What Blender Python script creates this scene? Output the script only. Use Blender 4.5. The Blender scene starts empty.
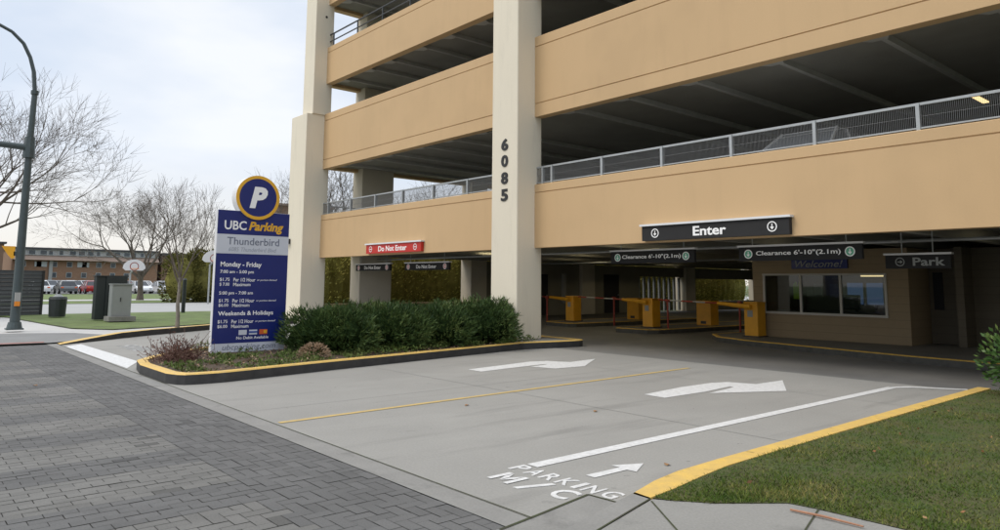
import bpy, math, random
from mathutils import Vector, Matrix, noise as mnoise
R_ = math.radians
sc = bpy.context.scene
col = sc.collection
rnd = random.Random(7)

# ------------------------------------------------------------------ materials
def _nt(name):
    m = bpy.data.materials.new(name); m.use_nodes = True
    nt = m.node_tree; b = nt.nodes['Principled BSDF']
    return m, nt, b
def mat(name, c, rough=.6, var=.0, scale=3., c2=None, bump=0., bscale=60., metal=0., fine=0., stretch=None, spec=None):
    """base colour varied by two noises, optional bump"""
    m, nt, b = _nt(name); N = nt.nodes; L = nt.links
    b.inputs['Roughness'].default_value = rough; b.inputs['Metallic'].default_value = metal
    if spec is not None: b.inputs['Specular IOR Level'].default_value = spec
    if var == 0 and c2 is None and fine == 0:
        b.inputs['Base Color'].default_value = (*c, 1)
    tc = N.new('ShaderNodeTexCoord'); mp = N.new('ShaderNodeMapping'); L.new(tc.outputs['Object'], mp.inputs['Vector'])
    if stretch: mp.inputs['Scale'].default_value = stretch
    if var or c2 or fine:
        n1 = N.new('ShaderNodeTexNoise'); n1.inputs['Scale'].default_value = scale; n1.inputs['Detail'].default_value = 6; n1.inputs['Roughness'].default_value = .62
        L.new(mp.outputs[0], n1.inputs['Vector'])
        r = N.new('ShaderNodeValToRGB'); r.color_ramp.elements[0].position = .32; r.color_ramp.elements[1].position = .68
        d = c2 if c2 else tuple(x * (1 - var) for x in c)
        u = c if c2 else tuple(min(1, x * (1 + var)) for x in c)
        r.color_ramp.elements[0].color = (*d, 1); r.color_ramp.elements[1].color = (*u, 1)
        L.new(n1.outputs['Fac'], r.inputs['Fac']); out = r.outputs['Color']
        if fine:
            n2 = N.new('ShaderNodeTexNoise'); n2.inputs['Scale'].default_value = bscale; n2.inputs['Detail'].default_value = 3
            L.new(tc.outputs['Object'], n2.inputs['Vector'])
            mr = N.new('ShaderNodeMapRange'); mr.inputs['From Min'].default_value = .3; mr.inputs['From Max'].default_value = .7
            mr.inputs['To Min'].default_value = 1 - fine; mr.inputs['To Max'].default_value = 1 + fine
            L.new(n2.outputs['Fac'], mr.inputs['Value'])
            mx = N.new('ShaderNodeVectorMath'); mx.operation = 'SCALE'
            L.new(out, mx.inputs[0]); L.new(mr.outputs[0], mx.inputs['Scale']); out = mx.outputs[0]
        L.new(out, b.inputs['Base Color'])
    if bump:
        n3 = N.new('ShaderNodeTexNoise'); n3.inputs['Scale'].default_value = bscale; n3.inputs['Detail'].default_value = 4
        L.new(tc.outputs['Object'], n3.inputs['Vector'])
        bp = N.new('ShaderNodeBump'); bp.inputs['Strength'].default_value = bump; bp.inputs['Distance'].default_value = .01
        L.new(n3.outputs['Fac'], bp.inputs['Height']); L.new(bp.outputs[0], b.inputs['Normal'])
    return m
def mat_leaf(name, cols, rough=.55):
    """one colour per leaf, picked at random per mesh island, plus clumps"""
    m, nt, b = _nt(name); N = nt.nodes; L = nt.links
    g = N.new('ShaderNodeNewGeometry'); r = N.new('ShaderNodeValToRGB')
    cr = r.color_ramp
    while len(cr.elements) < len(cols): cr.elements.new(.5)
    for i, c in enumerate(cols):
        cr.elements[i].position = i / (len(cols) - 1); cr.elements[i].color = (*c, 1)
    tc = N.new('ShaderNodeTexCoord'); n = N.new('ShaderNodeTexNoise'); n.inputs['Scale'].default_value = 1.6; n.inputs['Detail'].default_value = 3
    L.new(tc.outputs['Object'], n.inputs['Vector'])
    mx = N.new('ShaderNodeMath'); mx.operation = 'MULTIPLY_ADD'; mx.inputs[1].default_value = .55
    ad = N.new('ShaderNodeMapRange'); ad.inputs['From Min'].default_value = .35; ad.inputs['From Max'].default_value = .65; ad.inputs['To Max'].default_value = .45
    L.new(n.outputs['Fac'], ad.inputs['Value']); L.new(g.outputs['Random Per Island'], mx.inputs[0]); L.new(ad.outputs[0], mx.inputs[2])
    L.new(mx.outputs[0], r.inputs['Fac']); L.new(r.outputs['Color'], b.inputs['Base Color'])
    b.inputs['Roughness'].default_value = rough; b.inputs['Specular IOR Level'].default_value = .2
    return m
def mat_emit(name, c, s):
    m, nt, b = _nt(name); b.inputs['Base Color'].default_value = (*c, 1)
    b.inputs['Emission Color'].default_value = (*c, 1); b.inputs['Emission Strength'].default_value = s
    return m
def mat_glass(name, tint=(.8, .85, .85)):
    m, nt, b = _nt(name); N = nt.nodes; L = nt.links
    t = N.new('ShaderNodeBsdfTransparent'); t.inputs[0].default_value = (*tint, 1)
    gl = N.new('ShaderNodeBsdfGlossy'); gl.inputs['Roughness'].default_value = .02
    fr = N.new('ShaderNodeFresnel'); fr.inputs[0].default_value = 1.5; mx = N.new('ShaderNodeMixShader')
    L.new(fr.outputs[0], mx.inputs[0]); L.new(t.outputs[0], mx.inputs[1]); L.new(gl.outputs[0], mx.inputs[2])
    L.new(mx.outputs[0], N['Material Output'].inputs['Surface'])
    return m
def mat_lines(name, c, cline, axis, period, width, rough=.7, var=.05, bump=.3):
    """thin dark lines at a regular spacing along one axis: siding, block courses"""
    m = mat(name, c, rough, var=var, scale=2.5, fine=.04, bscale=80); nt = m.node_tree; N = nt.nodes; L = nt.links; b = N['Principled BSDF']
    src = b.inputs['Base Color'].links[0].from_socket
    tc = N.new('ShaderNodeTexCoord'); sp = N.new('ShaderNodeSeparateXYZ'); L.new(tc.outputs['Object'], sp.inputs[0])
    a = N.new('ShaderNodeMath'); a.operation = 'DIVIDE'; a.inputs[1].default_value = period; L.new(sp.outputs[axis], a.inputs[0])
    f = N.new('ShaderNodeMath'); f.operation = 'FRACT'; L.new(a.outputs[0], f.inputs[0])
    g = N.new('ShaderNodeMath'); g.operation = 'LESS_THAN'; g.inputs[1].default_value = width / period; L.new(f.outputs[0], g.inputs[0])
    mx = N.new('ShaderNodeMix'); mx.data_type = 'RGBA'; L.new(g.outputs[0], mx.inputs['Factor']); L.new(src, mx.inputs['A']); mx.inputs['B'].default_value = (*cline, 1)
    L.new(mx.outputs['Result'], b.inputs['Base Color'])
    return m
def mat_brick(name, c1, c2, mortar, sx=1.):
    m, nt, b = _nt(name); N = nt.nodes; L = nt.links
    tc = N.new('ShaderNodeTexCoord'); sp = N.new('ShaderNodeSeparateXYZ'); cb = N.new('ShaderNodeCombineXYZ')
    L.new(tc.outputs['Object'], sp.inputs[0]); ad = N.new('ShaderNodeMath'); L.new(sp.outputs[0], ad.inputs[0]); L.new(sp.outputs[1], ad.inputs[1])
    L.new(ad.outputs[0], cb.inputs[0]); L.new(sp.outputs[2], cb.inputs[1])
    br = N.new('ShaderNodeTexBrick'); br.inputs['Scale'].default_value = sx; br.inputs['Color1'].default_value = (*c1, 1); br.inputs['Color2'].default_value = (*c2, 1); br.inputs['Mortar'].default_value = (*mortar, 1)
    br.inputs['Mortar Size'].default_value = .012; br.inputs['Brick Width'].default_value = .4; br.inputs['Row Height'].default_value = .2
    L.new(cb.outputs[0], br.inputs['Vector']); L.new(br.outputs['Color'], b.inputs['Base Color']); b.inputs['Roughness'].default_value = .85
    return m

def stain(m, k, scale, lo, hi, stretch=(1, 1, 1), detail=5, seed=0.):
    """multiply the base colour by k inside noise patches: dirt, tyre wear, drips, streaks"""
    nt = m.node_tree; N = nt.nodes; L = nt.links; b = N['Principled BSDF']; src = b.inputs['Base Color'].links[0].from_socket
    tc = N.new('ShaderNodeTexCoord'); mp = N.new('ShaderNodeMapping'); mp.inputs['Scale'].default_value = stretch; mp.inputs['Location'].default_value = (seed, seed*.7, seed*.3); L.new(tc.outputs['Object'], mp.inputs[0])
    n = N.new('ShaderNodeTexNoise'); n.inputs['Scale'].default_value = scale; n.inputs['Detail'].default_value = detail; n.inputs['Roughness'].default_value = .6; L.new(mp.outputs[0], n.inputs[0])
    r = N.new('ShaderNodeMapRange'); r.inputs['From Min'].default_value = lo; r.inputs['From Max'].default_value = hi; r.inputs['To Min'].default_value = 1.; r.inputs['To Max'].default_value = k; L.new(n.outputs['Fac'], r.inputs['Value'])
    v = N.new('ShaderNodeVectorMath'); v.operation = 'SCALE'; L.new(src, v.inputs[0]); L.new(r.outputs[0], v.inputs['Scale']); L.new(v.outputs[0], b.inputs['Base Color'])
    return m
M = {}
M['concrete'] = mat('driveway concrete', (.285, .278, .257), .85, var=.08, scale=.35, bump=.25, bscale=45, fine=.07)
stain(M['concrete'], .80, 1.1, .56, .70, (1.6, .22, 1)); stain(M['concrete'], .72, 2.6, .66, .74, (1, 1, 1), 7, 5.); stain(M['concrete'], .55, 9., .74, .78, (1, 1, 1), 2, 9.); stain(M['concrete'], 1.08, .8, .55, .7, (1, .5, 1), 4, 3.)
M['strip'] = mat('edge strip concrete', (.235, .23, .215), .85, var=.1, scale=2., fine=.08, bscale=50)
M['walk'] = mat('sidewalk concrete', (.245, .24, .222), .9, var=.08, scale=.9, fine=.09, bscale=55, bump=.2); stain(M['walk'], .78, 2.2, .58, .72); stain(M['strip'], .75, 3., .56, .7)
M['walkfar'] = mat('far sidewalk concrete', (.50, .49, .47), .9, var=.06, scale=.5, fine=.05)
M['asphalt'] = mat('asphalt', (.15, .15, .15), .9, var=.12, scale=.6, fine=.12, bscale=60)
M['ramp'] = mat('grey worn apron', (.22, .22, .215), .9, var=.12, scale=.7, fine=.08)
M['road'] = mat('far road', (.36, .36, .35), .9, var=.06, scale=.3)
M['joint'] = mat('joint dirt', (.045, .042, .03), .95, var=.3, scale=8, c2=(.05, .065, .02))
M['paverbase'] = mat('sand in paver joints', (.045, .043, .038), .95, var=.3, scale=5)
M['white_paint'] = mat('white road paint', (.74, .74, .73), .6, c2=(.55, .55, .54), scale=14, fine=.05, bscale=90)
M['faded_paint'] = mat('faded white road paint', (.52, .52, .51), .7, c2=(.36, .36, .35), scale=6, fine=.08)
M['yellow_line'] = mat('yellow lane paint', (.60, .42, .13), .6, c2=(.44, .34, .17), scale=9, fine=.06)
M['yellow_kerb'] = stain(mat('yellow kerb paint', (.74, .49, .12), .55, c2=(.60, .41, .14), scale=7, fine=.06, bscale=70, bump=.2), .6, 6., .64, .72)
M['black_kerb'] = mat('black kerb paint', (.028, .028, .03), .6, var=.3, scale=5, c2=(.05, .05, .05))
M['dark_kerb'] = mat('grimy kerb concrete', (.07, .068, .06), .8, var=.25, scale=5)
M['dull_yellow'] = mat('worn yellow kerb paint', (.68, .42, .07), .7, c2=(.42, .27, .06), scale=6)
M['red_strip'] = mat('red tactile strip', (.28, .12, .10), .8, var=.15, scale=4)
M['soil'] = mat('soil', (.09, .062, .04), .95, c2=(.05, .035, .022), scale=6, bump=.6, bscale=30)
M['turf'] = mat('turf', (.045, .075, .014), .95, c2=(.085, .075, .03), scale=2.2, fine=.3, bscale=90, bump=.5)
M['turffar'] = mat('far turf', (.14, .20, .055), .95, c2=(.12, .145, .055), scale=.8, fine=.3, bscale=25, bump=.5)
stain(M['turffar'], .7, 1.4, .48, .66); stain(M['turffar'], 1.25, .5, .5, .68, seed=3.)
M['ground'] = mat('distant ground', (.10, .13, .06), .95, var=.2, scale=.05)
M['tan'] = mat('tan wall paint', (.56, .384, .208), .75, var=.02, scale=.5, fine=.015, bscale=40, bump=.05, stretch=(1, 1, .35)); stain(M['tan'], .965, 3.2, .52, .72, (1, 1, .10), 6); stain(M['tan'], .95, .5, .5, .65, (1, 1, 1), 3, 4.)
M['groove'] = mat('groove in tan wall', (.30, .19, .10), .8, var=.1, scale=3)
M['cream'] = mat('cream column paint', (.73, .67, .545), .75, var=.025, scale=.8, fine=.02, bscale=50, bump=.06, stretch=(1, 1, .25)); stain(M['cream'], .91, 4., .55, .75, (1, 1, .12), 6)
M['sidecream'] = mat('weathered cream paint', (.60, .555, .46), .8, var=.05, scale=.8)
M['soffit'] = mat('grey soffit concrete', (.27, .265, .235), .9, var=.12, scale=.7, fine=.05)
M['bracket'] = mat('pale pads and painted-lit ribs', (.42, .42, .40), .9, var=.1, scale=3)
M['floor'] = mat('garage floor', (.15, .147, .14), .75, var=.2, scale=.5, fine=.06)  # darker than the driveway: shade under the garage is put into this colour
M['innerwall'] = mat('garage inner wall', (.26, .245, .195), .85, var=.08, scale=.6, fine=.04)
M['dark'] = mat('dark door paint', (.025, .025, .028), .5)
M['block'] = mat_lines('pale block wall', (.25, .19, .115), (.215, .165, .10), 2, .2, .02, var=.05)
M['galv'] = mat('galvanised steel', (.38, .40, .41), .45, var=.08, scale=6, metal=.35)
M['mesh'] = mat('wire mesh', (.22, .225, .23), .8)
M['blackpipe'] = mat('dark pipe rail', (.05, .055, .06), .5)
M['blacklet'] = mat('black lettering', (.02, .02, .02), .5)
M['white'] = mat('white lettering', (.90, .90, .90), .5)
M['alu'] = mat('aluminium', (.70, .71, .73), .45, metal=.0, var=.03, scale=4)
M['signblack'] = mat('black sign face', (.018, .018, .019), .85, var=.1, scale=2)
M['signred'] = mat('red sign face', (.50, .02, .014), .45, var=.05, scale=3)
M['signgreen'] = mat('green sign disc', (.12, .42, .28), .5)
M['signpink'] = mat('pale red sign disc', (.60, .22, .22), .5)
M['navy'] = mat('navy sign face', (.009, .020, .155), .35, var=.06, scale=2)
M['lightface'] = mat('pale grey sign face', (.60, .63, .70), .4, var=.02, scale=3)
M['gold'] = mat('gold paint', (.78, .42, .03), .5)
M['greytext'] = mat('grey lettering', (.16, .18, .24), .5)
M['paletext'] = mat('faint grey lettering', (.33, .36, .42), .5)
M['gate'] = mat('yellow gate cabinet paint', (.66, .32, .015), .45, var=.08, scale=4)
M['redpost'] = mat('red post paint', (.28, .035, .02), .5, var=.1, scale=5)
M['gatewhite'] = mat('white arm', (.36, .36, .34), .5)
M['tube'] = mat_emit('fluorescent tube', (1., .86, .55), 5.)
M['tube_deep'] = mat_emit('strong fluorescent tube', (1., .84, .50), 14.)
M['tube_up'] = mat_emit('upper fluorescent tube', (1., .74, .36), 1.5)
M['glass'] = mat_glass('window glass', (.72, .76, .76))
M['carglass'] = mat('car glass', (.02, .024, .03), .08)
M['frame'] = mat('pale window frame', (.42, .41, .38), .5, var=.05, scale=5)
M['pole'] = mat('dark green grey pole paint', (.055, .075, .078), .45, var=.12, scale=3)
M['signal_yellow'] = mat('amber sign paint', (.85, .42, .02), .5, var=.04, scale=3)
M['cabgrey'] = mat('grey cabinet paint', (.27, .285, .28), .5, var=.06, scale=2)
M['cabdark'] = mat('dark green cabinet paint', (.020, .026, .026), .5, var=.1, scale=2)
M['fence'] = mat_lines('dark slat fence', (.075, .08, .088), (.02, .02, .022), 2, .16, .025)
M['bark'] = mat('grey brown bark', (.14, .115, .09), .9, c2=(.075, .062, .05), scale=9, bump=.4)
M['twig'] = mat('twigs', (.12, .10, .082), .9, var=.2, scale=3)
M['palebark'] = mat('pale young bark', (.26, .235, .195), .85, c2=(.15, .13, .11), scale=10)
M['juniper'] = mat_leaf('juniper needles', [(.014, .032, .010), (.036, .070, .020), (.070, .115, .032), (.17, .21, .07)])
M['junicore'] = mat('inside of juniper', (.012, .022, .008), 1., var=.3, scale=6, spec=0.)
M['conifer'] = mat_leaf('golden conifer leaves', [(.13, .14, .035), (.26, .26, .06), (.40, .37, .10), (.55, .48, .17)])
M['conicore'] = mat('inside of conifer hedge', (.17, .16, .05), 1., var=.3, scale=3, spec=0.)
M['olive'] = mat_leaf('olive conifer leaves', [(.03, .034, .010), (.07, .072, .018), (.13, .12, .03), (.20, .18, .05)])
M['laurel'] = mat_leaf('broad green leaves', [(.018, .045, .012), (.04, .09, .02), (.075, .14, .035), (.16, .22, .06)], .4)
M['drybush'] = mat_leaf('dry reddish twigs', [(.07, .035, .03), (.12, .06, .05), (.19, .11, .09), (.27, .19, .14)], .8)
M['straw'] = mat_leaf('dry straw', [(.20, .13, .08), (.30, .20, .13), (.38, .28, .19), (.25, .18, .11)], .8)
M['cover'] = mat_leaf('low groundcover leaves', [(.045, .07, .02), (.075, .12, .028), (.12, .16, .045), (.20, .21, .08)], .7)
M['grass'] = mat_leaf('grass blades', [(.026, .058, .007), (.058, .105, .012), (.115, .14, .026), (.27, .22, .08)], .8)
M['leaf'] = mat_leaf('dead leaves', [(.16, .07, .03), (.24, .11, .05), (.32, .2, .1), (.12, .05, .03)], .8)
M['brick'] = mat_brick('orange brick', (.28, .165, .105), (.235, .135, .085), (.26, .18, .13))
M['darkbrick'] = mat_brick('brown brick', (.20, .12, .08), (.17, .10, .07), (.19, .14, .1))
M['roofpale'] = mat('pale brown roof band', (.27, .20, .16), .9, var=.06, scale=.3)
M['roofdark'] = mat('dark roof edge', (.06, .06, .065), .8)
M['paleclad'] = mat('pale cladding', (.33, .34, .34), .7, var=.05, scale=.4)
M['winglass'] = mat('far window glass', (.06, .075, .09), .15)
M['winpale'] = mat('far window blind', (.42, .46, .48), .6)
M['tyre'] = mat('tyre rubber', (.02, .02, .02), .8)
M['rim'] = mat('wheel rim', (.45, .45, .46), .35, metal=.5)
M['lamp'] = mat('headlamp lens', (.6, .6, .62), .2)
M['screen'] = mat_emit('blue screen', (.12, .22, .45), .22)
M['vest'] = mat('high visibility vest', (.55, .85, .05), .6)
M['desk'] = mat('desk', (.12, .11, .10), .6)
M['blue'] = mat('blue plastic', (.03, .08, .35), .5)
M['orange'] = mat('orange label', (.75, .25, .02), .5)
M['cardred'] = mat('red card', (.65, .12, .03), .5)
M['backboard'] = mat('white backboard', (.70, .70, .70), .5)
M['cork'] = mat('stick wood', (.34, .17, .10), .8, var=.2, scale=20)

# ------------------------------------------------------------------ mesh builder
class MB:
    def __init__(s): s.v = []; s.f = []
    def add(s, v, f):
        o = len(s.v); s.v.extend([tuple(p) for p in v]); s.f.extend([tuple(i + o for i in q) for q in f]); return s
    def box(s, x0, x1, y0, y1, z0, z1):
        return s.add([(x0, y0, z0), (x1, y0, z0), (x1, y1, z0), (x0, y1, z0), (x0, y0, z1), (x1, y0, z1), (x1, y1, z1), (x0, y1, z1)],
                     [(0, 3, 2, 1), (4, 5, 6, 7), (0, 1, 5, 4), (1, 2, 6, 5), (2, 3, 7, 6), (3, 0, 4, 7)])
    def rbox(s, cx, cy, w, d, z0, z1, a=0.):
        c, n = math.cos(a), math.sin(a); P = [(-w/2, -d/2), (w/2, -d/2), (w/2, d/2), (-w/2, d/2)]
        return s.prism([(cx + x*c - y*n, cy + x*n + y*c) for x, y in P], z0, z1)
    def prism(s, poly, z0, z1, cap=True):
        a = sum(poly[i][0]*poly[(i+1) % len(poly)][1] - poly[(i+1) % len(poly)][0]*poly[i][1] for i in range(len(poly)))
        if a < 0: poly = poly[::-1]
        n = len(poly); v = [(x, y, z0) for x, y in poly] + [(x, y, z1) for x, y in poly]
        f = [(i, (i+1) % n, n + (i+1) % n, n + i) for i in range(n)]
        if cap: f += [tuple(range(n, 2*n)), tuple(reversed(range(n)))]
        return s.add(v, f)
    def sheet(s, poly, z):
        a = sum(poly[i][0]*poly[(i+1) % len(poly)][1] - poly[(i+1) % len(poly)][0]*poly[i][1] for i in range(len(poly)))
        if a < 0: poly = poly[::-1]
        return s.add([(x, y, z) for x, y in poly], [tuple(range(len(poly)))])
    def strip(s, pts, w, z):
        """flat ribbon centred on a polyline"""
        L = []; Rr = []
        for i, p in enumerate(pts):
            a = pts[max(0, i-1)]; b = pts[min(len(pts)-1, i+1)]; dx, dy = b[0]-a[0], b[1]-a[1]; l = math.hypot(dx, dy)
            nx, ny = -dy/l*w/2, dx/l*w/2; L.append((p[0]+nx, p[1]+ny)); Rr.append((p[0]-nx, p[1]-ny))
        n = len(pts); return s.add([(x, y, z) for x, y in L] + [(x, y, z) for x, y in Rr], [(n+i, n+i+1, i+1, i) for i in range(n-1)])
    def plate(s, poly, O, Rv, U, t):
        """a polygon given in (right, up) coordinates on a plane, with thickness t along the normal"""
        O, Rv, U = Vector(O), Vector(Rv), Vector(U); Nn = Rv.cross(U)
        a = sum(poly[i][0]*poly[(i+1) % len(poly)][1] - poly[(i+1) % len(poly)][0]*poly[i][1] for i in range(len(poly)))
        if a < 0: poly = poly[::-1]
        n = len(poly); b = [O + Rv*x + U*y for x, y in poly]
        return s.add(b + [p + Nn*t for p in b], [(i, (i+1) % n, n + (i+1) % n, n+i) for i in range(n)] + [tuple(range(n, 2*n)), tuple(reversed(range(n)))])
    def disc(s, c, Rv, U, r, t, n=28):
        return s.plate([(r*math.cos(2*math.pi*i/n), r*math.sin(2*math.pi*i/n)) for i in range(n)], c, Rv, U, t)
    def ring(s, c, Rv, U, r0, r1, t, n=28):
        c, Rv, U = Vector(c), Vector(Rv), Vector(U); Nn = Rv.cross(U); v = []; f = []
        for i in range(n):
            a = 2*math.pi*i/n; e = Rv*math.cos(a) + U*math.sin(a)
            v += [c+e*r0, c+e*r1, c+e*r1+Nn*t, c+e*r0+Nn*t]
        for i in range(n):
            j = (i+1) % n
            for k in range(4): f.append((4*i+k, 4*j+k, 4*j+(k+1) % 4, 4*i+(k+1) % 4))
        return s.add(v, f)
    def tube(s, p, q, r0, r1=None, n=8, cap=True):
        p, q = Vector(p), Vector(q); r1 = r0 if r1 is None else r1; d = q - p
        if d.length < 1e-6: return s
        d.normalize(); a = d.orthogonal().normalized(); b = d.cross(a); v = []
        for P, r in ((p, r0), (q, r1)):
            for i in range(n):
                t = 2*math.pi*i/n; v.append(P + (a*math.cos(t) + b*math.sin(t))*r)
        f = [(i, (i+1) % n, n + (i+1) % n, n+i) for i in range(n)]
        if cap: f += [tuple(reversed(range(n))), tuple(range(n, 2*n))]
        return s.add(v, f)
    def path(s, pts, rs, n=10):
        for i in range(len(pts)-1): s.tube(pts[i], pts[i+1], rs[i], rs[i+1], n, i == 0 and False)
        return s
    def blob(s, c, r, n=12, m=8, amp=.15, sc_=1.5):
        v = []; f = []; c = Vector(c)
        for j in range(m+1):
            ph = math.pi*j/m
            for i in range(n):
                th = 2*math.pi*i/n; d = Vector((math.sin(ph)*math.cos(th), math.sin(ph)*math.sin(th), math.cos(ph)))
                k = 1 + amp*mnoise.noise((c + d*2)*sc_); v.append(c + Vector((d.x*r[0], d.y*r[1], d.z*r[2]))*k)
        for j in range(m):
            for i in range(n): f.append((j*n+i, (j+1)*n+i, (j+1)*n+(i+1) % n, j*n+(i+1) % n))
        return s.add(v, f)
    def text(s, body, O, Rv, U, w=None, h=None, align='L', bold=0., shear=0., t=.004):
        """letters as thin solid shapes on the plane (Rv, U); O is the lower left (or middle 'C', right 'R') of their box"""
        cu = bpy.data.curves.new('lettering', 'FONT'); cu.body = body; cu.offset = bold; cu.shear = shear; cu.resolution_u = 3
        o = bpy.data.objects.new('lettering', cu); col.objects.link(o)
        dg = bpy.context.evaluated_depsgraph_get(); me = bpy.data.meshes.new_from_object(o.evaluated_get(dg))
        vs = [v.co.copy() for v in me.vertices]; fs = [tuple(p.vertices) for p in me.polygons]
        bpy.data.objects.remove(o); bpy.data.curves.remove(cu); bpy.data.meshes.remove(me)
        x0 = min(v.x for v in vs); x1 = max(v.x for v in vs); y0 = min(v.y for v in vs); y1 = max(v.y for v in vs)
        sy = h/(y1-y0) if h else w/(x1-x0); sx = w/(x1-x0) if w else sy
        off = {'L': 0, 'C': -(x1-x0)*sx/2, 'R': -(x1-x0)*sx}[align]
        O, Rv, U = Vector(O), Vector(Rv), Vector(U); Nn = Rv.cross(U)
        n = len(vs); P = [O + Rv*((v.x-x0)*sx + off) + U*((v.y-y0)*sy) for v in vs]
        ed = {}
        for q in fs:
            for i in range(len(q)):
                e = (q[i], q[(i+1) % len(q)]); ed[e] = 1
        rim = [(a, b, b+n, a+n) for (a, b) in ed if (b, a) not in ed]
        return s.add(P + [p + Nn*t for p in P], [tuple(i+n for i in q) for q in fs] + rim)
    def build(s, name, m, parent=None, label=None, cat=None, group=None, kind=None, smooth=False, bevel=0., origin=None):
        me = bpy.data.meshes.new(name)
        if parent is not None: o0 = parent['_w'] if '_w' in parent else (0, 0, 0)
        elif origin is not None: o0 = origin
        else:
            xs = [p[0] for p in s.v]; ys = [p[1] for p in s.v]; zs = [p[2] for p in s.v]
            o0 = ((min(xs)+max(xs))/2, (min(ys)+max(ys))/2, min(zs))
        me.from_pydata([(p[0]-o0[0], p[1]-o0[1], p[2]-o0[2]) for p in s.v], [], s.f); me.update()
        me.materials.append(M[m] if isinstance(m, str) else m)
        if smooth: me.polygons.foreach_set('use_smooth', [True]*len(me.polygons))
        o = bpy.data.objects.new(name, me); col.objects.link(o)
        if parent is not None: o.parent = parent
        else: o.location = o0
        o['_w'] = list(o0)
        if bevel:
            b = o.modifiers.new('bevel', 'BEVEL'); b.width = bevel; b.segments = 2; b.limit_method = 'ANGLE'
        tag(o, label, cat, group, kind); return o
def tag(o, label=None, cat=None, group=None, kind=None):
    if label: o['label'] = label
    if cat: o['category'] = cat
    if group: o['group'] = group
    if kind: o['kind'] = kind
    return o
def thing(name, label, cat, loc, group=None):
    o = bpy.data.objects.new(name, None); col.objects.link(o); o.location = loc; o['_w'] = list(loc); o.empty_display_size = .3
    return tag(o, label, cat, group)
def copy_tree(o, parent=None):
    c = o.copy(); col.objects.link(c)
    if parent: c.parent = parent
    for ch in [x for x in col.objects if x.parent == o]: copy_tree(ch, c)
    return c
X_, Y_, Z_ = (1, 0, 0), (0, 1, 0), (0, 0, 1)

# ------------------------------------------------------------------ camera
p_yaw, p_pitch, p_roll, p_f, p_cy = .861243619, .115892134, .007913178, 718.3295, 199.267
cam = bpy.data.cameras.new('camera'); co = bpy.data.objects.new('camera', cam); col.objects.link(co); sc.camera = co
cy_, sy_ = math.cos(p_yaw), math.sin(p_yaw)
fwd = Vector((-sy_*math.cos(p_pitch), cy_*math.cos(p_pitch), math.sin(p_pitch))); right = Vector((cy_, sy_, 0)); up = right.cross(fwd)
r2 = right*math.cos(p_roll) + up*math.sin(p_roll); u2 = -right*math.sin(p_roll) + up*math.cos(p_roll)
mw = Matrix((r2, u2, -fwd)).transposed().to_4x4(); mw.translation = Vector((0, 0, 1.6)); co.matrix_world = mw
cam.sensor_width = 36; cam.lens = p_f/1000*36; cam.shift_y = -(265 - p_cy)/1000; cam.clip_end = 3000; cam.clip_start = .05

# ------------------------------------------------------------------ world and sun
w = bpy.data.worlds.new('World'); sc.world = w; w.use_nodes = True; nt = w.node_tree; N = nt.nodes; L = nt.links
SUN_EL, SUN_AZ = R_(50), math.atan2(-.42, -1.)      # azimuth measured from +Y towards +X
sky = N.new('ShaderNodeTexSky'); sky.sky_type = 'NISHITA'; sky.sun_disc = False; sky.sun_elevation = SUN_EL; sky.sun_rotation = SUN_AZ
bg = N['Background']; bg.inputs['Strength'].default_value = .1
tc = N.new('ShaderNodeTexCoord'); mp = N.new('ShaderNodeMapping'); mp.inputs['Scale'].default_value = (1.1, 1.1, 3.2); L.new(tc.outputs['Generated'], mp.inputs[0])
n1 = N.new('ShaderNodeTexNoise'); n1.inputs['Scale'].default_value = 2.1; n1.inputs['Detail'].default_value = 5; n1.inputs['Roughness'].default_value = .5; L.new(mp.outputs[0], n1.inputs[0])
rp = N.new('ShaderNodeValToRGB'); rp.color_ramp.elements[0].position = .38; rp.color_ramp.elements[0].color = (7.9, 8.8, 10.2, 1); rp.color_ramp.elements[1].position = .62; rp.color_ramp.elements[1].color = (10.5, 10.8, 11.3, 1)
L.new(n1.outputs['Fac'], rp.inputs[0])
sp = N.new('ShaderNodeSeparateXYZ'); L.new(tc.outputs['Generated'], sp.inputs[0])
# cloud layer: warm pale band low down, brighter overhead (as an overcast sky is)
hz = N.new('ShaderNodeMapRange'); hz.inputs['From Min'].default_value = .0; hz.inputs['From Max'].default_value = .16; L.new(sp.outputs[2], hz.inputs['Value'])
mxh = N.new('ShaderNodeMix'); mxh.data_type = 'RGBA'; L.new(hz.outputs[0], mxh.inputs['Factor']); mxh.inputs['A'].default_value = (10.2, 9.7, 8.9, 1); L.new(rp.outputs[0], mxh.inputs['B'])
zen = N.new('ShaderNodeMapRange'); zen.inputs['From Min'].default_value = .35; zen.inputs['From Max'].default_value = 1.; zen.inputs['To Min'].default_value = 1.; zen.inputs['To Max'].default_value = 1.9; L.new(sp.outputs[2], zen.inputs['Value'])
sv = N.new('ShaderNodeVectorMath'); sv.operation = 'SCALE'; L.new(mxh.outputs['Result'], sv.inputs[0]); L.new(zen.outputs[0], sv.inputs['Scale'])
mxs = N.new('ShaderNodeMix'); mxs.data_type = 'RGBA'; mxs.inputs['Factor'].default_value = .9; L.new(sky.outputs[0], mxs.inputs['A']); L.new(sv.outputs[0], mxs.inputs['B'])
L.new(mxs.outputs['Result'], bg.inputs['Color'])
su = bpy.data.lights.new('sun', 'SUN'); su.energy = 1.5; su.angle = R_(25); su.color = (1., .90, .76)
so = bpy.data.objects.new('sun', su); col.objects.link(so)
sdir = Vector((math.sin(SUN_AZ)*math.cos(SUN_EL), math.cos(SUN_AZ)*math.cos(SUN_EL), math.sin(SUN_EL)))
so.rotation_euler = sdir.to_track_quat('Z', 'Y').to_euler(); so.location = sdir*60
sc.view_settings.view_transform = 'Standard'; sc.view_settings.look = 'None'; sc.view_settings.exposure = -.04; sc.view_settings.gamma = 1.
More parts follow.
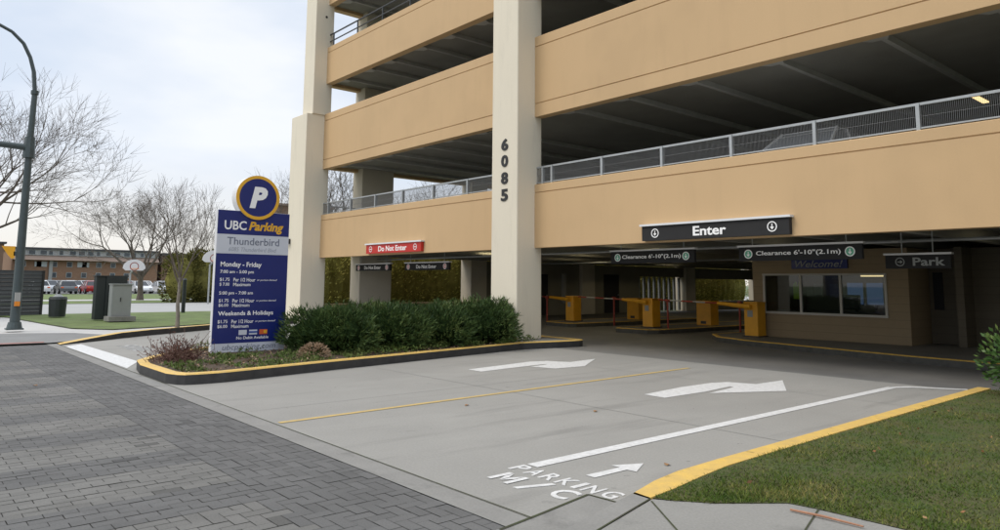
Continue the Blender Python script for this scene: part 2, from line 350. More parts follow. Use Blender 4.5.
sc.cycles.use_denoising = True; sc.cycles.max_bounces = 7; sc.cycles.diffuse_bounces = 4; sc.cycles.transparent_max_bounces = 12; sc.cycles.sample_clamp_indirect = 4

# ------------------------------------------------------------------ ground, road, pavements
def st(mb, name, m): return mb.build(name, m, kind='structure')
st(MB().sheet([(-900, -900), (900, -900), (900, 900), (-900, 900)], -.03), 'ground', 'ground')
st(MB().sheet([(-21.15, -40), (30, -40), (30, 3.3), (-21.15, 3.3)], -.012), 'street', 'paverbase')
st(MB().sheet([(-26.4, 3.5), (12, 3.5), (12, 12.9), (-26.4, 12.9)], 0.), 'driveway', 'concrete')
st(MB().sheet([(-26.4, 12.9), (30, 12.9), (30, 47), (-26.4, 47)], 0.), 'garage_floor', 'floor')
st(MB().sheet([(-21.0, 3.27), (-3.70, 3.27), (-3.74, 3.505), (-21.0, 3.505)], .004), 'edge_strip', 'strip')
st(MB().strip([(-20.6, 3.50), (-14.3, 3.50)], .013, .008), 'joint', 'joint')
st(MB().strip([(-14.3, 3.50), (-3.74, 3.52)], .013, .008), 'joint', 'joint')
j = MB(); j.strip([(-3.70, 3.2), (-3.76, 3.6), (-3.87, 4.23)], .025, .006); j.strip([(-3.87, 4.23), (-3.60, 4.25)], .02, .006)
st(j, 'joint', 'joint')
j = MB()
for y in (7.2, 10.6): j.strip([(-11.9, y), (-8.4, y+.02), (-3.8, y)], .012, .004)
for x in (-8.9,): j.strip([(x, 3.6), (x-.1, 12.)], .010, .004)
j.strip([(-20.5, 6.9), (-16.9, 6.9)], .012, .004)
st(j, 'joint', 'joint').data.materials[0] = mat('hairline joint', (.29, .285, .27), .95)
# the pavers, laid in a herringbone; light field with dark bands and a dark border
pm, pnt, pb = _nt('pavers'); PN = pnt.nodes; PL = pnt.links
at = PN.new('ShaderNodeAttribute'); at.attribute_name = 'tone'; at.attribute_type = 'GEOMETRY'
ptc = PN.new('ShaderNodeTexCoord'); pn = PN.new('ShaderNodeTexNoise'); pn.inputs['Scale'].default_value = 1.1; pn.inputs['Detail'].default_value = 7; PL.new(ptc.outputs['Object'], pn.inputs[0])
pmr = PN.new('ShaderNodeMapRange'); pmr.inputs['From Min'].default_value = .3; pmr.inputs['From Max'].default_value = .7; pmr.inputs['To Min'].default_value = .86; pmr.inputs['To Max'].default_value = 1.12; PL.new(pn.outputs['Fac'], pmr.inputs['Value'])
pn2 = PN.new('ShaderNodeTexNoise'); pn2.inputs['Scale'].default_value = 70; PL.new(ptc.outputs['Object'], pn2.inputs[0])
pm2 = PN.new('ShaderNodeMapRange'); pm2.inputs['To Min'].default_value = .75; pm2.inputs['To Max'].default_value = 1.25; PL.new(pn2.outputs['Fac'], pm2.inputs['Value'])
pmu = PN.new('ShaderNodeMath'); pmu.operation = 'MULTIPLY'; PL.new(pmr.outputs[0], pmu.inputs[0]); PL.new(pm2.outputs[0], pmu.inputs[1])
pvs = PN.new('ShaderNodeVectorMath'); pvs.operation = 'SCALE'; PL.new(at.outputs['Color'], pvs.inputs[0]); PL.new(pmu.outputs[0], pvs.inputs['Scale']); PL.new(pvs.outputs[0], pb.inputs['Base Color'])
pb.inputs['Roughness'].default_value = .85
stain(pm, .84, 1.3, .56, .68, (1, 1, 1), 6, 2.)
M['pavers'] = pm
def paver_mesh():
    mb = MB(); tones = []; c = .104; gp = .0042; r = random.Random(3)
    nx0, nx1, ny0, ny1 = int(-21.1/c), int(-3.6/c), int(-5.5/c), 31; oy = 3.268 - 32*c
    def brick(x0, x1, y0, y1, dark):
        z = r.uniform(-.0015, .0015); g = gp/2 + r.uniform(0, .001)
        mb.add([(x0+g, y0+g, z+r.uniform(-.001, .001)), (x1-g, y0+g, z), (x1-g, y1-g, z+r.uniform(-.001, .001)), (x0+g, y1-g, z)], [(0, 1, 2, 3)])
        t = (.114, .113, .110) if dark else (.150, .147, .137)
        q = r.gauss(1, .055) * (.62 if r.random() < .008 else 1); tones.append((t[0]*q, t[1]*q, t[2]*q, 1))
    YB = 3.268 - 9*c          # inner edge of the dark border
    XF = -51*c                # the banded field lies left of this line
    for a in range(nx0, nx1+1):
        for b in range(ny0, ny1+1):
            k = (a-b) % 4
            if k == 0: x0, x1, y0, y1 = a*c, (a+2)*c, b*c, (b+1)*c
            elif k == 3: x0, x1, y0, y1 = a*c, (a+1)*c, b*c, (b+2)*c
            else: continue
            y0 += oy; y1 = min(y1 + oy, 3.268)
            if y1 - y0 < .03 or x0 > -3.74: continue
            x1 = min(x1, -3.71)
            if (y0 + y1)/2 < YB and x0 < XF:
                if x1 < XF + .01: continue
                x0 = XF
            if y0 < YB and x0 < XF: y0 = YB
            brick(x0, x1, y0, y1, (y0+y1)/2 > YB - .1 or x0 < -19.5)
    j_ = 0; x = XF
    while x > -21.1:
        ph = j_ % 14; dark = ph < 6 or x < -19.3; y1 = YB - (c if j_ % 2 else 0)
        if j_ % 2: brick(x-c, x, y1, YB, dark)
        while y1 > -5.5: brick(x-c, x, y1-2*c, y1, dark); y1 -= 2*c
        x -= c; j_ += 1
    o = mb.build('paver_street', 'pavers', kind='structure', origin=(0, 0, 0))
    ca = o.data.color_attributes.new('tone', 'FLOAT_COLOR', 'CORNER')
    for i, p in enumerate(o.data.polygons):
        for li in p.loop_indices: ca.data[li].color = tones[i]
paver_mesh()
# the far side: sidewalk, apron, lawn, road
st(MB().sheet([(-37.5, -30), (-21.4, -30), (-21.6, 3.3), (-24.3, 8.4), (-26.3, 12.0), (-27.4, 13.6), (-30.5, 13.6), (-37.5, 6.0)], .03), 'sidewalk', 'walkfar')
st(MB().sheet([(-24.5, -30), (-21.2, -30), (-21.0, 3.35), (-21.4, 4.0), (-22.5, 5.4), (-24.5, 4.5), (-25.2, 3.2)], .036), 'apron', 'ramp')
st(MB().sheet([(-21.4, -30), (-21.05, -30), (-20.95, 3.2), (-21.4, 3.3)], .042), 'tactile_strip', 'red_strip')
st(MB().sheet([(-21.15, -30), (-21.04, -30), (-20.94, 3.3), (-21.03, 3.32)], .046), 'kerb_edge', 'strip')
st(MB().sheet([(-37.6, 3.4), (-35.5, 4.1), (-30.2, 4.5), (-26.5, 4.8), (-25.25, 5.7), (-26.6, 9.0), (-30.4, 12.4), (-29, 20), (-29, 60), (-37.6, 60)], .06), 'lawn', 'turffar')
st(MB().sheet([(-54.5, -60), (-37.6, -60), (-37.6, 90), (-54.5, 90)], .0), 'road', 'road')
st(MB().sheet([(-89, -60), (-54.5, -60), (-54.5, 90), (-89, 90)], .02), 'lawn', 'turffar')
st(MB().sheet([(-65, -60), (-61, -60), (-61, 90), (-65, 90)], .03), 'path', 'walkfar')
st(MB().sheet([(-150, -60), (-89, -60), (-89, 120), (-150, 120)], .0), 'parking_lot', 'asphalt')
st(MB().sheet([(-37.6, -60), (-35.2, -60), (-35.2, 5.1), (-37.4, 5.4), (-37.6, 5.5)], .01), 'verge', 'soil')
# right-hand side: sidewalk and lawn, a little raised
st(MB().sheet([(-3.28, 4.25), (-3.08, 3.45), (-2.7, 1.5), (-2.4, -6), (12, -6), (12, 5.5), (-1.9, 4.95), (-2.45, 4.93), (-2.62, 4.9), (-2.94, 4.5)], .098), 'sidewalk', 'walk')
j = MB(); j.strip([(-3.25, 4.2), (-2.78, 3.84), (-1.0, 2.6)], .012, .103); j.strip([(-2.42, 4.93), (-2.2, 4.2), (-1.9, 3.0)], .012, .103)
j.strip([(-3.29, 4.24), (-3.09, 3.46), (-2.72, 1.5)], .014, .103)
st(j, 'joint', 'joint')
GRASS = [(-3.29, 4.27), (-3.36, 4.77), (-3.43, 5.2), (-3.47, 6.1), (-3.47, 7.6), (-3.47, 9.5), (-3.5, 11.4), (-3.45, 12.5), (14, 12.5), (14, 5.6), (-1.92, 4.95), (-2.45, 4.93), (-2.62, 4.9), (-2.94, 4.5), (-3.2, 4.3)]
st(MB().sheet(GRASS, .102), 'lawn', 'turf')
def inside(p, poly):
    c = False; n = len(poly)
    for i in range(n):
        a, b = poly[i], poly[i-1]
        if (a[1] > p[1]) != (b[1] > p[1]) and p[0] < (b[0]-a[0])*(p[1]-a[1])/(b[1]-a[1]) + a[0]: c = not c
    return c
def blades():
    mb = MB(); r = random.Random(11); n = 0
    while n < 95000:
        y = 4.3 + (r.random()**1.6)*8.2; x = -3.5 + r.random()*min(7.5, 1.2 + y*.52)
        if not inside((x, y), GRASS): continue
        k = mnoise.noise((x*1.3, y*1.3, 0))
        if r.random() < .25 - k*.8: 
            if r.random() < .6: n += 1; continue
        h = r.uniform(.012, .032)*(1 + k*.5); a = r.uniform(0, 6.28); wd = r.uniform(.0025, .005); tx, ty = r.gauss(0, .022), r.gauss(0, .022)
        dx, dy = math.cos(a)*wd, math.sin(a)*wd
        mb.add([(x-dx, y-dy, .1), (x+dx, y+dy, .1), (x+tx, y+ty, .1+h)], [(0, 1, 2)]); n += 1
    mb.build('grass', 'grass', label='short patchy green and straw coloured lawn grass right of the yellow kerb', cat='grass', kind='stuff', origin=(0, 0, .1))
blades()

# ------------------------------------------------------------------ kerbs
def offs(poly, d):
    n = len(poly); out = []
    a = sum(poly[i][0]*poly[(i+1) % n][1] - poly[(i+1) % n][0]*poly[i][1] for i in range(n)); sg = 1 if a > 0 else -1
    for i in range(n):
        p0, p1, p2 = poly[i-1], poly[i], poly[(i+1) % n]
        e1 = Vector((p1[0]-p0[0], p1[1]-p0[1])).normalized(); e2 = Vector((p2[0]-p1[0], p2[1]-p1[1])).normalized()
        n1_ = Vector((-e1.y, e1.x))*sg; n2_ = Vector((-e2.y, e2.x))*sg; b = (n1_+n2_).normalized(); k = d/max(.45, b.dot(n1_))
        out.append((p1[0]+b.x*k, p1[1]+b.y*k))
    return out
def smooth_poly(poly, it=2):
    for _ in range(it):
        q = []
        for i in range(len(poly)):
            a, b = poly[i], poly[(i+1) % len(poly)]
            q += [(a[0]*.75+b[0]*.25, a[1]*.75+b[1]*.25), (a[0]*.25+b[0]*.75, a[1]*.25+b[1]*.75)]
        poly = q
    return poly
def kerb_island(poly, h, w_, mside, mtop, mfill, fill_h, fillname, top_in=.0):
    a = sum(poly[i][0]*poly[(i+1) % len(poly)][1] - poly[(i+1) % len(poly)][0]*poly[i][1] for i in range(len(poly)))
    if a < 0: poly = poly[::-1]
    inner = offs(poly, w_); n = len(poly)
    o = MB().add([(x, y, -.02) for x, y in poly] + [(x, y, h-.02) for x, y in poly], [(i, (i+1) % n, n+(i+1) % n, n+i) for i in range(n)])
    st(o, 'kerb', mside)
    p2 = offs(poly, .018)
    t = MB().add([(x, y, h-.02) for x, y in poly] + [(x, y, h) for x, y in p2] + [(x, y, h) for x, y in inner] + [(x, y, 0) for x, y in inner],
                 [(k*n+i, k*n+(i+1) % n, (k+1)*n+(i+1) % n, (k+1)*n+i) for k in range(3) for i in range(n)])
    st(t, 'kerb_top', mtop)
    st(MB().sheet(inner, fill_h), fillname, mfill); return inner
ISL = [(-14.35, 3.53), (-12.1, 3.53), (-11.68, 3.66), (-11.66, 4.3), (-11.85, 5.2), (-12.1, 6.5), (-12.4, 8.2), (-12.75, 10.2), (-13.05, 12.0), (-12.85, 13.0), (-12.75, 13.75), (-12.95, 14.0), (-15.0, 14.0), (-16.5, 13.4), (-16.9, 10.5), (-16.9, 6.6), (-15.9, 5.0)]
def round_some(poly, idx, f=.35):
    out = []
    for i, p in enumerate(poly):
        if i in idx:
            a, b = poly[i-1], poly[(i+1) % len(poly)]
            for t in (0, .5, 1.):
                u, v = (1-t)**2, t**2; A = (p[0]+(a[0]-p[0])*f, p[1]+(a[1]-p[1])*f); B = (p[0]+(b[0]-p[0])*f, p[1]+(b[1]-p[1])*f)
                out.append((u*A[0]+2*t*(1-t)*p[0]+v*B[0], u*A[1]+2*t*(1-t)*p[1]+v*B[1]))
        else: out.append(p)
    return out
ISLr = round_some(ISL, {0, 2, 10, 11, 16})
isl_in = kerb_island(ISLr, .17, .16, 'black_kerb', 'yellow_kerb', 'soil', .15, 'planting_bed')
# paved corner of the island in front of the column
st(MB().sheet([(-13.1, 11.8), (-12.98, 13.0), (-12.95, 13.75), (-16.2, 13.4), (-16.2, 12.3), (-14.9, 12.0)], .158), 'island_paving', 'strip')
# kerb on the far side of the exit lane
K = [(-20.55, 3.5), (-21.2, 4.3), (-22.0, 5.2), (-22.8, 6.2), (-23.6, 7.4), (-24.4, 8.6), (-25.6, 10.8), (-26.0, 12.1)]
K2 = [(-20.9, 3.5), (-21.42, 4.2), (-22.2, 5.1), (-23.0, 6.1), (-23.8, 7.3), (-24.6, 8.5), (-25.8, 10.7), (-26.2, 12.1)]
Hs = [.02, .09, .15, .16, .16, .16, .16, .16]; n = len(K)
st(MB().add([(x, y, -.02) for x, y in K] + [(x, y, h) for (x, y), h in zip(K, Hs)], [(i, i+1, n+i+1, n+i) for i in range(n-1)]), 'kerb', 'black_kerb')
st(MB().add([(x, y, h) for (x, y), h in zip(K, Hs)] + [(x, y, h+.004) for (x, y), h in zip(K2, Hs)] + [(x, y, -.02) for x, y in K2], [(k*n+i, (k*n)+i+1, (k+1)*n+i+1, (k+1)*n+i) for k in (0, 1) for i in range(n-1)]), 'kerb_top', 'yellow_kerb')
# kerb beside the right-hand lawn: yellow along the driveway, bare near the street
Yo = [(-3.46, 4.26), (-3.56, 4.62), (-3.62, 5.0), (-3.64, 5.6), (-3.66, 7.5), (-3.68, 9.44), (-3.68, 12.6)]
Yi = [(-3.29, 4.24), (-3.33, 4.62), (-3.39, 5.0), (-3.45, 5.5), (-3.48, 7.5), (-3.49, 9.44), (-3.50, 12.6)]
n = len(Yo)
st(MB().add([(x, y, -.02) for x, y in Yo] + [(x, y, .095) for x, y in Yo] + [(x+.015, y, .108) for x, y in Yo] + [(x, y, .108) for x, y in Yi] + [(x, y, .0) for x, y in Yi], [(k*n+i, (k+1)*n+i, (k+1)*n+i+1, k*n+i+1) for k in range(4) for i in range(n-1)]), 'kerb', 'yellow_kerb')
Go = [(-3.46, 4.25), (-3.24, 3.35), (-2.85, 1.5), (-2.6, -6)]; Gi = [(-3.29, 4.23), (-3.09, 3.45), (-2.71, 1.5), (-2.42, -6)]; n = 4
st(MB().add([(x, y, -.02) for x, y in Go] + [(x, y, .098) for x, y in Go] + [(x, y, .101) for x, y in Gi], [(k*n+i, k*n+i+1, (k+1)*n+i+1, (k+1)*n+i) for k in (0, 1) for i in range(n-1)]), 'kerb', 'strip')
st(MB().sheet([(-3.72, -6), (-2.6, -6), (-2.85, 1.5), (-3.24, 3.35), (-3.46, 4.25), (-3.87, 4.23), (-3.74, 3.5), (-3.72, 3.2)], .002), 'gutter', 'strip')

# ------------------------------------------------------------------ road markings
Z1 = .005
def mark(name, polys, m='white_paint', z=Z1):
    mb = MB()
    for p in polys: mb.sheet(p, z)
    return st(mb, name, m)
mark('lane_line', [[(-4.84, 4.50), (-4.70, 4.49), (-4.70, 12.3), (-4.84, 12.35)]])
mark('lane_line', [[(-4.84, 12.3), (-4.70, 12.3), (-4.55, 12.55), (-3.9, 12.95), (-3.95, 13.06), (-4.66, 12.66)]], 'white_paint')
mark('lane_line', [[(-8.03, 3.58), (-7.94, 3.58), (-8.26, 11.95), (-8.35, 11.95)]], 'yellow_line')
mark('stop_bar', [[(-20.05, 3.53), (-20.55, 3.95), (-15.6, 4.02), (-14.52, 3.56)]])
def curved_arrow(x, y0, y1, s=1.):
    h = y1 - y0
    L_ = [(x-.19, y0+.02), (x+.19, y0-.02), (x+.17, y0+.27*h), (x+.05, y0+.52*h), (x+.09, y0+.28*h), (x+.10, y0+.30*h), (x+.83*1., y0+.62*h)]
    return L_
A1 = [(-10.66, 8.41), (-10.26, 8.39), (-10.34, 9.1), (-10.40, 9.7), (-10.44, 10.15), (-10.36, 10.15), (-10.30, 9.65), (-9.78, 9.80), (-9.72, 10.55), (-10.51, 11.74), (-10.40, 10.85), (-10.84, 10.61), (-10.95, 10.24), (-10.76, 9.1)]
A2 = [(-6.74, 8.58), (-6.36, 8.56), (-6.34, 9.5), (-6.42, 10.33), (-6.33, 10.28), (-6.22, 9.45), (-5.62, 10.59), (-6.28, 11.71), (-6.31, 10.91), (-6.73, 10.76), (-6.84, 10.45), (-6.85, 9.61)]
mark('turn_arrow', [A1]); mark('turn_arrow', [A2])
mark('straight_arrow', [[(-4.26, 4.63), (-4.16, 4.63), (-4.155, 5.04), (-4.06, 5.05), (-4.205, 5.33), (-4.34, 5.05), (-4.245, 5.05)]])
mb = MB()
xs = -4.84
for i, ch in enumerate('PARKING'):
    wch = .05 if ch == 'I' else .135
    mb.text(ch, (xs, 4.27, .002), X_, Y_, w=wch, h=.19, bold=.012, t=.004); xs += wch + .05
mx_, my_ = -4.73, 3.94
for P in ([(0, 0), (.055, 0), (.055, .25), (0, .25)], [(.2, 0), (.255, 0), (.255, .25), (.2, .25)], [(.065, .25), (.065, .14), (.122, .03), (.122, .14)], [(.19, .25), (.19, .14), (.133, .03), (.133, .14)]):
    mb.sheet([(mx_+a, my_+b) for a, b in P], .006)
mb.text('/', (-4.38, 3.92, .002), X_, Y_, w=.17, h=.31, bold=.012, t=.004)
mb.text('C', (-4.09, 3.98, .002), X_, Y_, w=.19, h=.24, bold=.02, t=.004)
st(mb, 'pavement_lettering', 'white_paint')
mb = MB(); mb.text('PARKING', (-19.6, 4.5, .002), X_, Y_, w=1.7, h=.5, t=.004, bold=.01); mb.sheet([(-18.6, 5.6), (-18.3, 5.6), (-18.3, 6.6), (-18.6, 6.6)], .005)
st(mb, 'pavement_lettering', 'faded_paint')

# ------------------------------------------------------------------ the parking garage
G = thing('parking_garage', 'large tan and cream multi-storey concrete parking garage with open decks', 'parking garage', (-14, 12.9, 0))  # garage and sign coordinates: from image pixels, scaled about the camera, then baked
BX0, BX1 = -25.84, 22.
def column(x0, x1, y0, y1, z0, z1, m='cream', label=None):
    return MB().box(x0, x1, y0, y1, z0, z1).build('column', m, G, bevel=.03, label=label)
column(-14.71, -13.68, 12.33, 13.21, .16, 17, label='cream front column with the street number')
mb = MB(); mb.box(-27.20, -25.84, 12.20, 13.21, .0, 8.17); mb.box(-26.69, -25.79, 12.41, 13.2, 8.17, 17)
mb.build('column', 'cream', G, bevel=.02, label='stepped cream corner column, wider at its foot')
column(-2.45, -1.4, 12.33, 13.21, 0, 17); column(9.6, 10.6, 12.33, 13.21, 0, 17); column(21, 22, 12.33, 13.21, 0, 17)
MB().disc((-25.786, 12.85, 12.2), Y_, Z_, .05, .01).build('vent_hole', 'dark', G)
# number
for ch, z in zip('6085', (5.09, 4.65, 4.19, 3.74)):
    MB().text(ch, (-14.17, 12.328, z), X_, Z_, w=.27, h=.32, align='C', bold=.035, t=.02).build('house_number', 'blacklet', G)
bays = [(-25.84, -14.71), (-13.68, -2.45), (-1.4, 9.6), (10.6, 21)]
bands = [(2.52, 4.19, (3.97,)), (6.01, 8.22, (6.37, 7.94)), (9.45, 10.95, (10.72,)), (12.73, 14.4, (13.2,))]
ribx = [(-25.1, -23.2, -21.8, -19.8, -18.2, -16.5), (-12.9, -11.1, -9.15, -7.15, -5.15, -3.3)]
for (x0, x1) in bays:
    for (z0, z1, gr) in bands:
        # the panel with its grooves cut as real recesses
        zs = [z0]
        for g_ in gr: zs += [g_-.012, g_+.012]
        zs.append(z1); prof = [(0, z0)]
        for g_ in gr: prof += [(0, g_-.014), (.022, g_-.010), (.022, g_+.010), (0, g_+.014)]
        prof += [(0, z1-.015), (.015, z1), (.27, z1), (.27, z0)]
        n = len(prof); v = [(x0, 12.95+a, z) for a, z in prof] + [(x1, 12.95+a, z) for a, z in prof]
        f = [(i, n+i, n+(i+1) % n, (i+1) % n) for i in range(n)] + [tuple(range(n)), tuple(reversed(range(n, 2*n)))]
        MB().add(v, f).build('spandrel_panel', 'tan', G)
# decks: slab with stems running back from the front, seen from below
BY1 = 47.
for li, (zb) in enumerate((2.56, 6.05, 9.49, 12.77)):
    cz, rz = (.28, .03) if li == 0 else (.20, .09); rw = .08 if li == 0 else .05
    mb = MB(); mb.box(-26.3, BX1, 13.23, BY1, zb+cz, zb+.80)
    x = -25.1
    xs_ = list(ribx[0]) + list(ribx[1])
    x = -1.2
    while x < 21: xs_.append(x); x += 1.9
    for x in xs_:
        mb.add([(x-rw, 13.23, zb+rz), (x+rw, 13.23, zb+rz), (x+rw+.02, 13.23, zb+cz+.01), (x-rw-.02, 13.23, zb+cz+.01), (x-rw, BY1, zb+rz), (x+rw, BY1, zb+rz), (x+rw+.02, BY1, zb+cz+.01), (x-rw-.02, BY1, zb+cz+.01)],
               [(0, 1, 2, 3), (7, 6, 5, 4), (0, 4, 5, 1), (1, 5, 6, 2), (0, 3, 7, 4)])
    dk = mb.build('deck', 'soffit', G); dk.data.materials.append(M['soffit' if li == 0 else 'bracket'])  # upper ribs get the pad tone, painting in the light that catches them
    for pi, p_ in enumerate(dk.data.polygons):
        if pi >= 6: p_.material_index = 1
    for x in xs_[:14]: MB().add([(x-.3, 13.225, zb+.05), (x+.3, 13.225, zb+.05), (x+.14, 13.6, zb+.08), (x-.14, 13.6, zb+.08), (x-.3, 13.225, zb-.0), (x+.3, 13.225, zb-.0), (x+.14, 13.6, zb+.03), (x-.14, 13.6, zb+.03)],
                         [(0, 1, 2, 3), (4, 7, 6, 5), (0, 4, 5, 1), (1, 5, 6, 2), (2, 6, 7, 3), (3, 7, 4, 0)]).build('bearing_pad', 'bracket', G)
    # cross girders and interior columns
    mb = MB(); mb.box(-26.2, BX1, 30, 30.5, zb+.05, zb+.19); mb.build('girder', 'soffit', G)
    # edge beam along the open left side
    MB().box(-26.62, -26.3, 13.22, 46.9, zb+.08, zb+.85).build('edge_beam', 'tan', G)
    # parapet at the back
    MB().box(-26.3, BX1, BY1, BY1+.25, zb-.05, zb+1.7).build('back_parapet', 'tan', G)
for y in (15.6, 23.4):
    MB().tube((-26.2, y, 2.50), (20, y, 2.50), .035, n=8).build('ceiling_pipe', 'galv', G)
for x in (-14.2, -2., 10.): column(x-.35, x+.35, 29.9, 30.6, 0, 13, 'sidecream')
# side columns
for (y0, y1) in ((14.79, 16.3), (20.56, 21.5), (28., 29.), (37.2, 38.2), (45.6, 46.8)):
    MB().box(-26.70, -25.93, y0, y1, 0, 14).build('column', 'sidecream', G, bevel=.02)
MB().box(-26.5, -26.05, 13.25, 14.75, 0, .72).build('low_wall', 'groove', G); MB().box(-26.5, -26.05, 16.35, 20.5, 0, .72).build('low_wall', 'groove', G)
MB().box(-26.4, -26.1, 21.55, 27.95, 0, 2.6).build('side_wall', 'innerwall', G); MB().box(-26.4, -26.1, 29.05, 32.9, 0, 2.6).build('side_wall', 'innerwall', G)
MB().box(-26.4, -26.1, 32.9, 37.2, 2.02, 2.6).build('side_wall', 'innerwall', G)
MB().box(-26.4, -26.1, 38.2, 45.6, 0, .55).build('side_wall', 'innerwall', G); MB().box(-26.4, -26.1, 38.2, 45.6, 1.95, 2.6).build('side_wall', 'innerwall', G)
MB().box(-26.3, 22, 46.9, 47., 0, 2.6).build('back_wall', 'innerwall', G)
# inner wall to the right of the booth, service doors and dark openings on the side wall
M['shadewall'] = mat_lines('block wall with painted shade', (.10, .085, .06), (.08, .07, .05), 2, .2, .02)  # darker block tone: the deep shade beside the booth is painted in
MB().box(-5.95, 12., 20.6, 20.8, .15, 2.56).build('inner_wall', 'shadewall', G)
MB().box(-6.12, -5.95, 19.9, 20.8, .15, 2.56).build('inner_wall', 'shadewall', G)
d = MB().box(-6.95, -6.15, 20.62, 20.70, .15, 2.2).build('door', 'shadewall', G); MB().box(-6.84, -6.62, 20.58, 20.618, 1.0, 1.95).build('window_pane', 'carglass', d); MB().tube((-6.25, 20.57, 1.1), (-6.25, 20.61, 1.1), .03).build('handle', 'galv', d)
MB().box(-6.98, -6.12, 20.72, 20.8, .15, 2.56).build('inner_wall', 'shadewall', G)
for (y0, y1, z1) in ((22.1, 22.9, 2.05), (24.9, 25.6, 2.05), (29.9, 31.1, 2.1)):
    d = MB().box(-26.098, -26.05, y0, y1, .02, z1).build('door', 'dark', G); MB().tube((-26.05, y1-.1, 1.), (-26.0, y1-.1, 1.), .03).build('handle', 'galv', d)
MB().box(-26.098, -26.0, 23.3, 24.5, 1.25, 2.0).build('wall_cabinet', 'dark', G)
mb = MB()
for y in (23.05, 26.6): mb.box(-26.09, -25.9, y, y+.16, .6, 2.1)
mb.build('wall_panel', 'gatewhite', G)
mb = MB()
for k in range(9): mb.box(-26.3, -26.2, 33.0+k*.48, 33.16+k*.48, .05, 2.0)
mb.build('bar_screen', 'galv', G)
# deck railings: top rail, bottom rail, posts and wire mesh
def railing(x0, x1, posts):
    r = MB().box(x0, x1, 13.02, 13.07, 4.62, 4.665).box(x0, x1, 13.02, 13.07, 4.22, 4.245).build('railing', 'galv', G)
    for x in posts: MB().box(x-.03, x+.03, 13.0, 13.09, 4.19, 4.66).build('post', 'galv', r)
    mb = MB(); x = x0
    while x < x1: mb.box(x, x+.0045, 13.035, 13.040, 4.245, 4.62); x += .028
    for z in (4.43,): mb.box(x0, x1, 13.034, 13.046, z, z+.004)
    mb.build('mesh_panel', 'mesh', r)
    return r
railing(-25.84, -14.71, (-25.4, -23.65, -21.9, -20.15, -18.4, -16.65)); railing(-13.68, -2.45, (-13.45, -13.11, -11.40, -9.64, -7.91, -6.17, -4.40)); railing(-1.4, 9.6, (-.9, .9, 2.6, 4.4, 6.1, 7.9))
r = MB().tube((-26.45, 13.3, 4.62), (-26.45, 46, 4.62), .025).tube((-26.45, 13.3, 4.25), (-26.45, 46, 4.25), .02).build('railing', 'galv', G)
mb = MB(); y = 13.3
while y < 30: mb.box(-26.455, -26.445, y, y+.008, 3.9, 4.6); y += .09
mb.build('mesh_panel', 'mesh', r)
for k in range(10): MB().box(-26.48, -26.42, 13.4+k*2, 13.46+k*2, 3.3, 4.62).build('post', 'galv', r)
MB().box(-26.55, -26.32, 13.3, 46.9, 3.41, 3.9).build('side_upstand', 'tan', G)
r = MB().tube((-25.8, 13.06, 11.5), (-14.7, 13.06, 11.5), .03).tube((-25.8, 13.06, 11.22), (-14.7, 13.06, 11.22), .025).build('railing', 'blackpipe', G)
for x in (-25.5, -23.6, -21.8, -20., -18.1, -16.3): MB().tube((x, 13.06, 10.95), (x, 13.06, 11.5), .03).build('post', 'blackpipe', r)
# wall lamp on the corner column
t = thing('wall_lamp', 'small black wall lamp high on the stepped corner column', 'wall lamp', (-26.95, 12.19, 3.05))
MB().box(-27.04, -26.86, 12.06, 12.199, 3.06, 3.26).build('housing', 'dark', t, bevel=.01); MB().box(-27.02, -26.88, 12.07, 12.19, 3.03, 3.059).build('lens', 'lamp', t)

# ------------------------------------------------------------------ signs
def circ_arrow(t, c, r, m_ring, down=True, m_disc=None, Rv=X_, U=Z_, Nn=(0, -1, 0)):
    c = Vector(c); Nv = Vector(Nn); Rv, U = Vector(Rv), Vector(U)
    if m_disc: MB().disc(c + Nv*.002, Rv, U, r, .004).build('disc', m_disc, t)
    mb = MB().ring(c + Nv*.004, Rv, U, r*.8, r, .004)
    if down: P = [(-.10, .55), (.10, .55), (.10, -.05), (.42, -.05), (0, -.58), (-.42, -.05), (-.10, -.05)]
    elif down is None: P = [(-.6, .12), (.6, .12), (.6, -.12), (-.6, -.12)]
    else: P = [(-.55, -.10), (-.55, .10), (.05, .10), (.05, .42), (.58, 0), (.05, -.42), (.05, -.10)]
    mb.plate([(a*r, b*r) for a, b in P], c + Nv*.004, Rv, U, .004); mb.build('arrow_symbol', m_ring, t)
# Enter (on the beam)
t = thing('enter_sign', 'long black Enter sign with white lettering on the tan beam', 'sign', (-8.36, 12.88, 2.55))
MB().box(-10.08, -6.64, 12.84, 12.946, 2.55, 2.87).build('panel', 'signblack', t); MB().box(-10.12, -6.60, 12.80, 12.948, 2.872, 2.915).build('top_rail', 'alu', t)
MB().text('Enter', (-8.36, 12.84, 2.61), X_, Z_, w=.78, h=.20, align='C', bold=.025).build('lettering', 'white', t)
circ_arrow(t, (-9.72, 12.84, 2.71), .10, 'white'); circ_arrow(t, (-6.98, 12.84, 2.71), .10, 'white')
t = thing('do_not_enter_sign', 'red Do Not Enter sign with white lettering on the tan beam', 'sign', (-20.43, 12.88, 2.57))
MB().box(-22.11, -18.75, 12.84, 12.946, 2.57, 2.87).build('panel', 'signred', t); MB().box(-22.15, -18.71, 12.80, 12.948, 2.872, 2.92).build('top_rail', 'alu', t)
MB().text('Do Not Enter', (-20.43, 12.84, 2.63), X_, Z_, w=1.75, h=.18, align='C', bold=.02).build('lettering', 'white', t)
circ_arrow(t, (-21.8, 12.84, 2.72), .10, 'white', None); circ_arrow(t, (-19.07, 12.84, 2.72), .10, 'white', None)
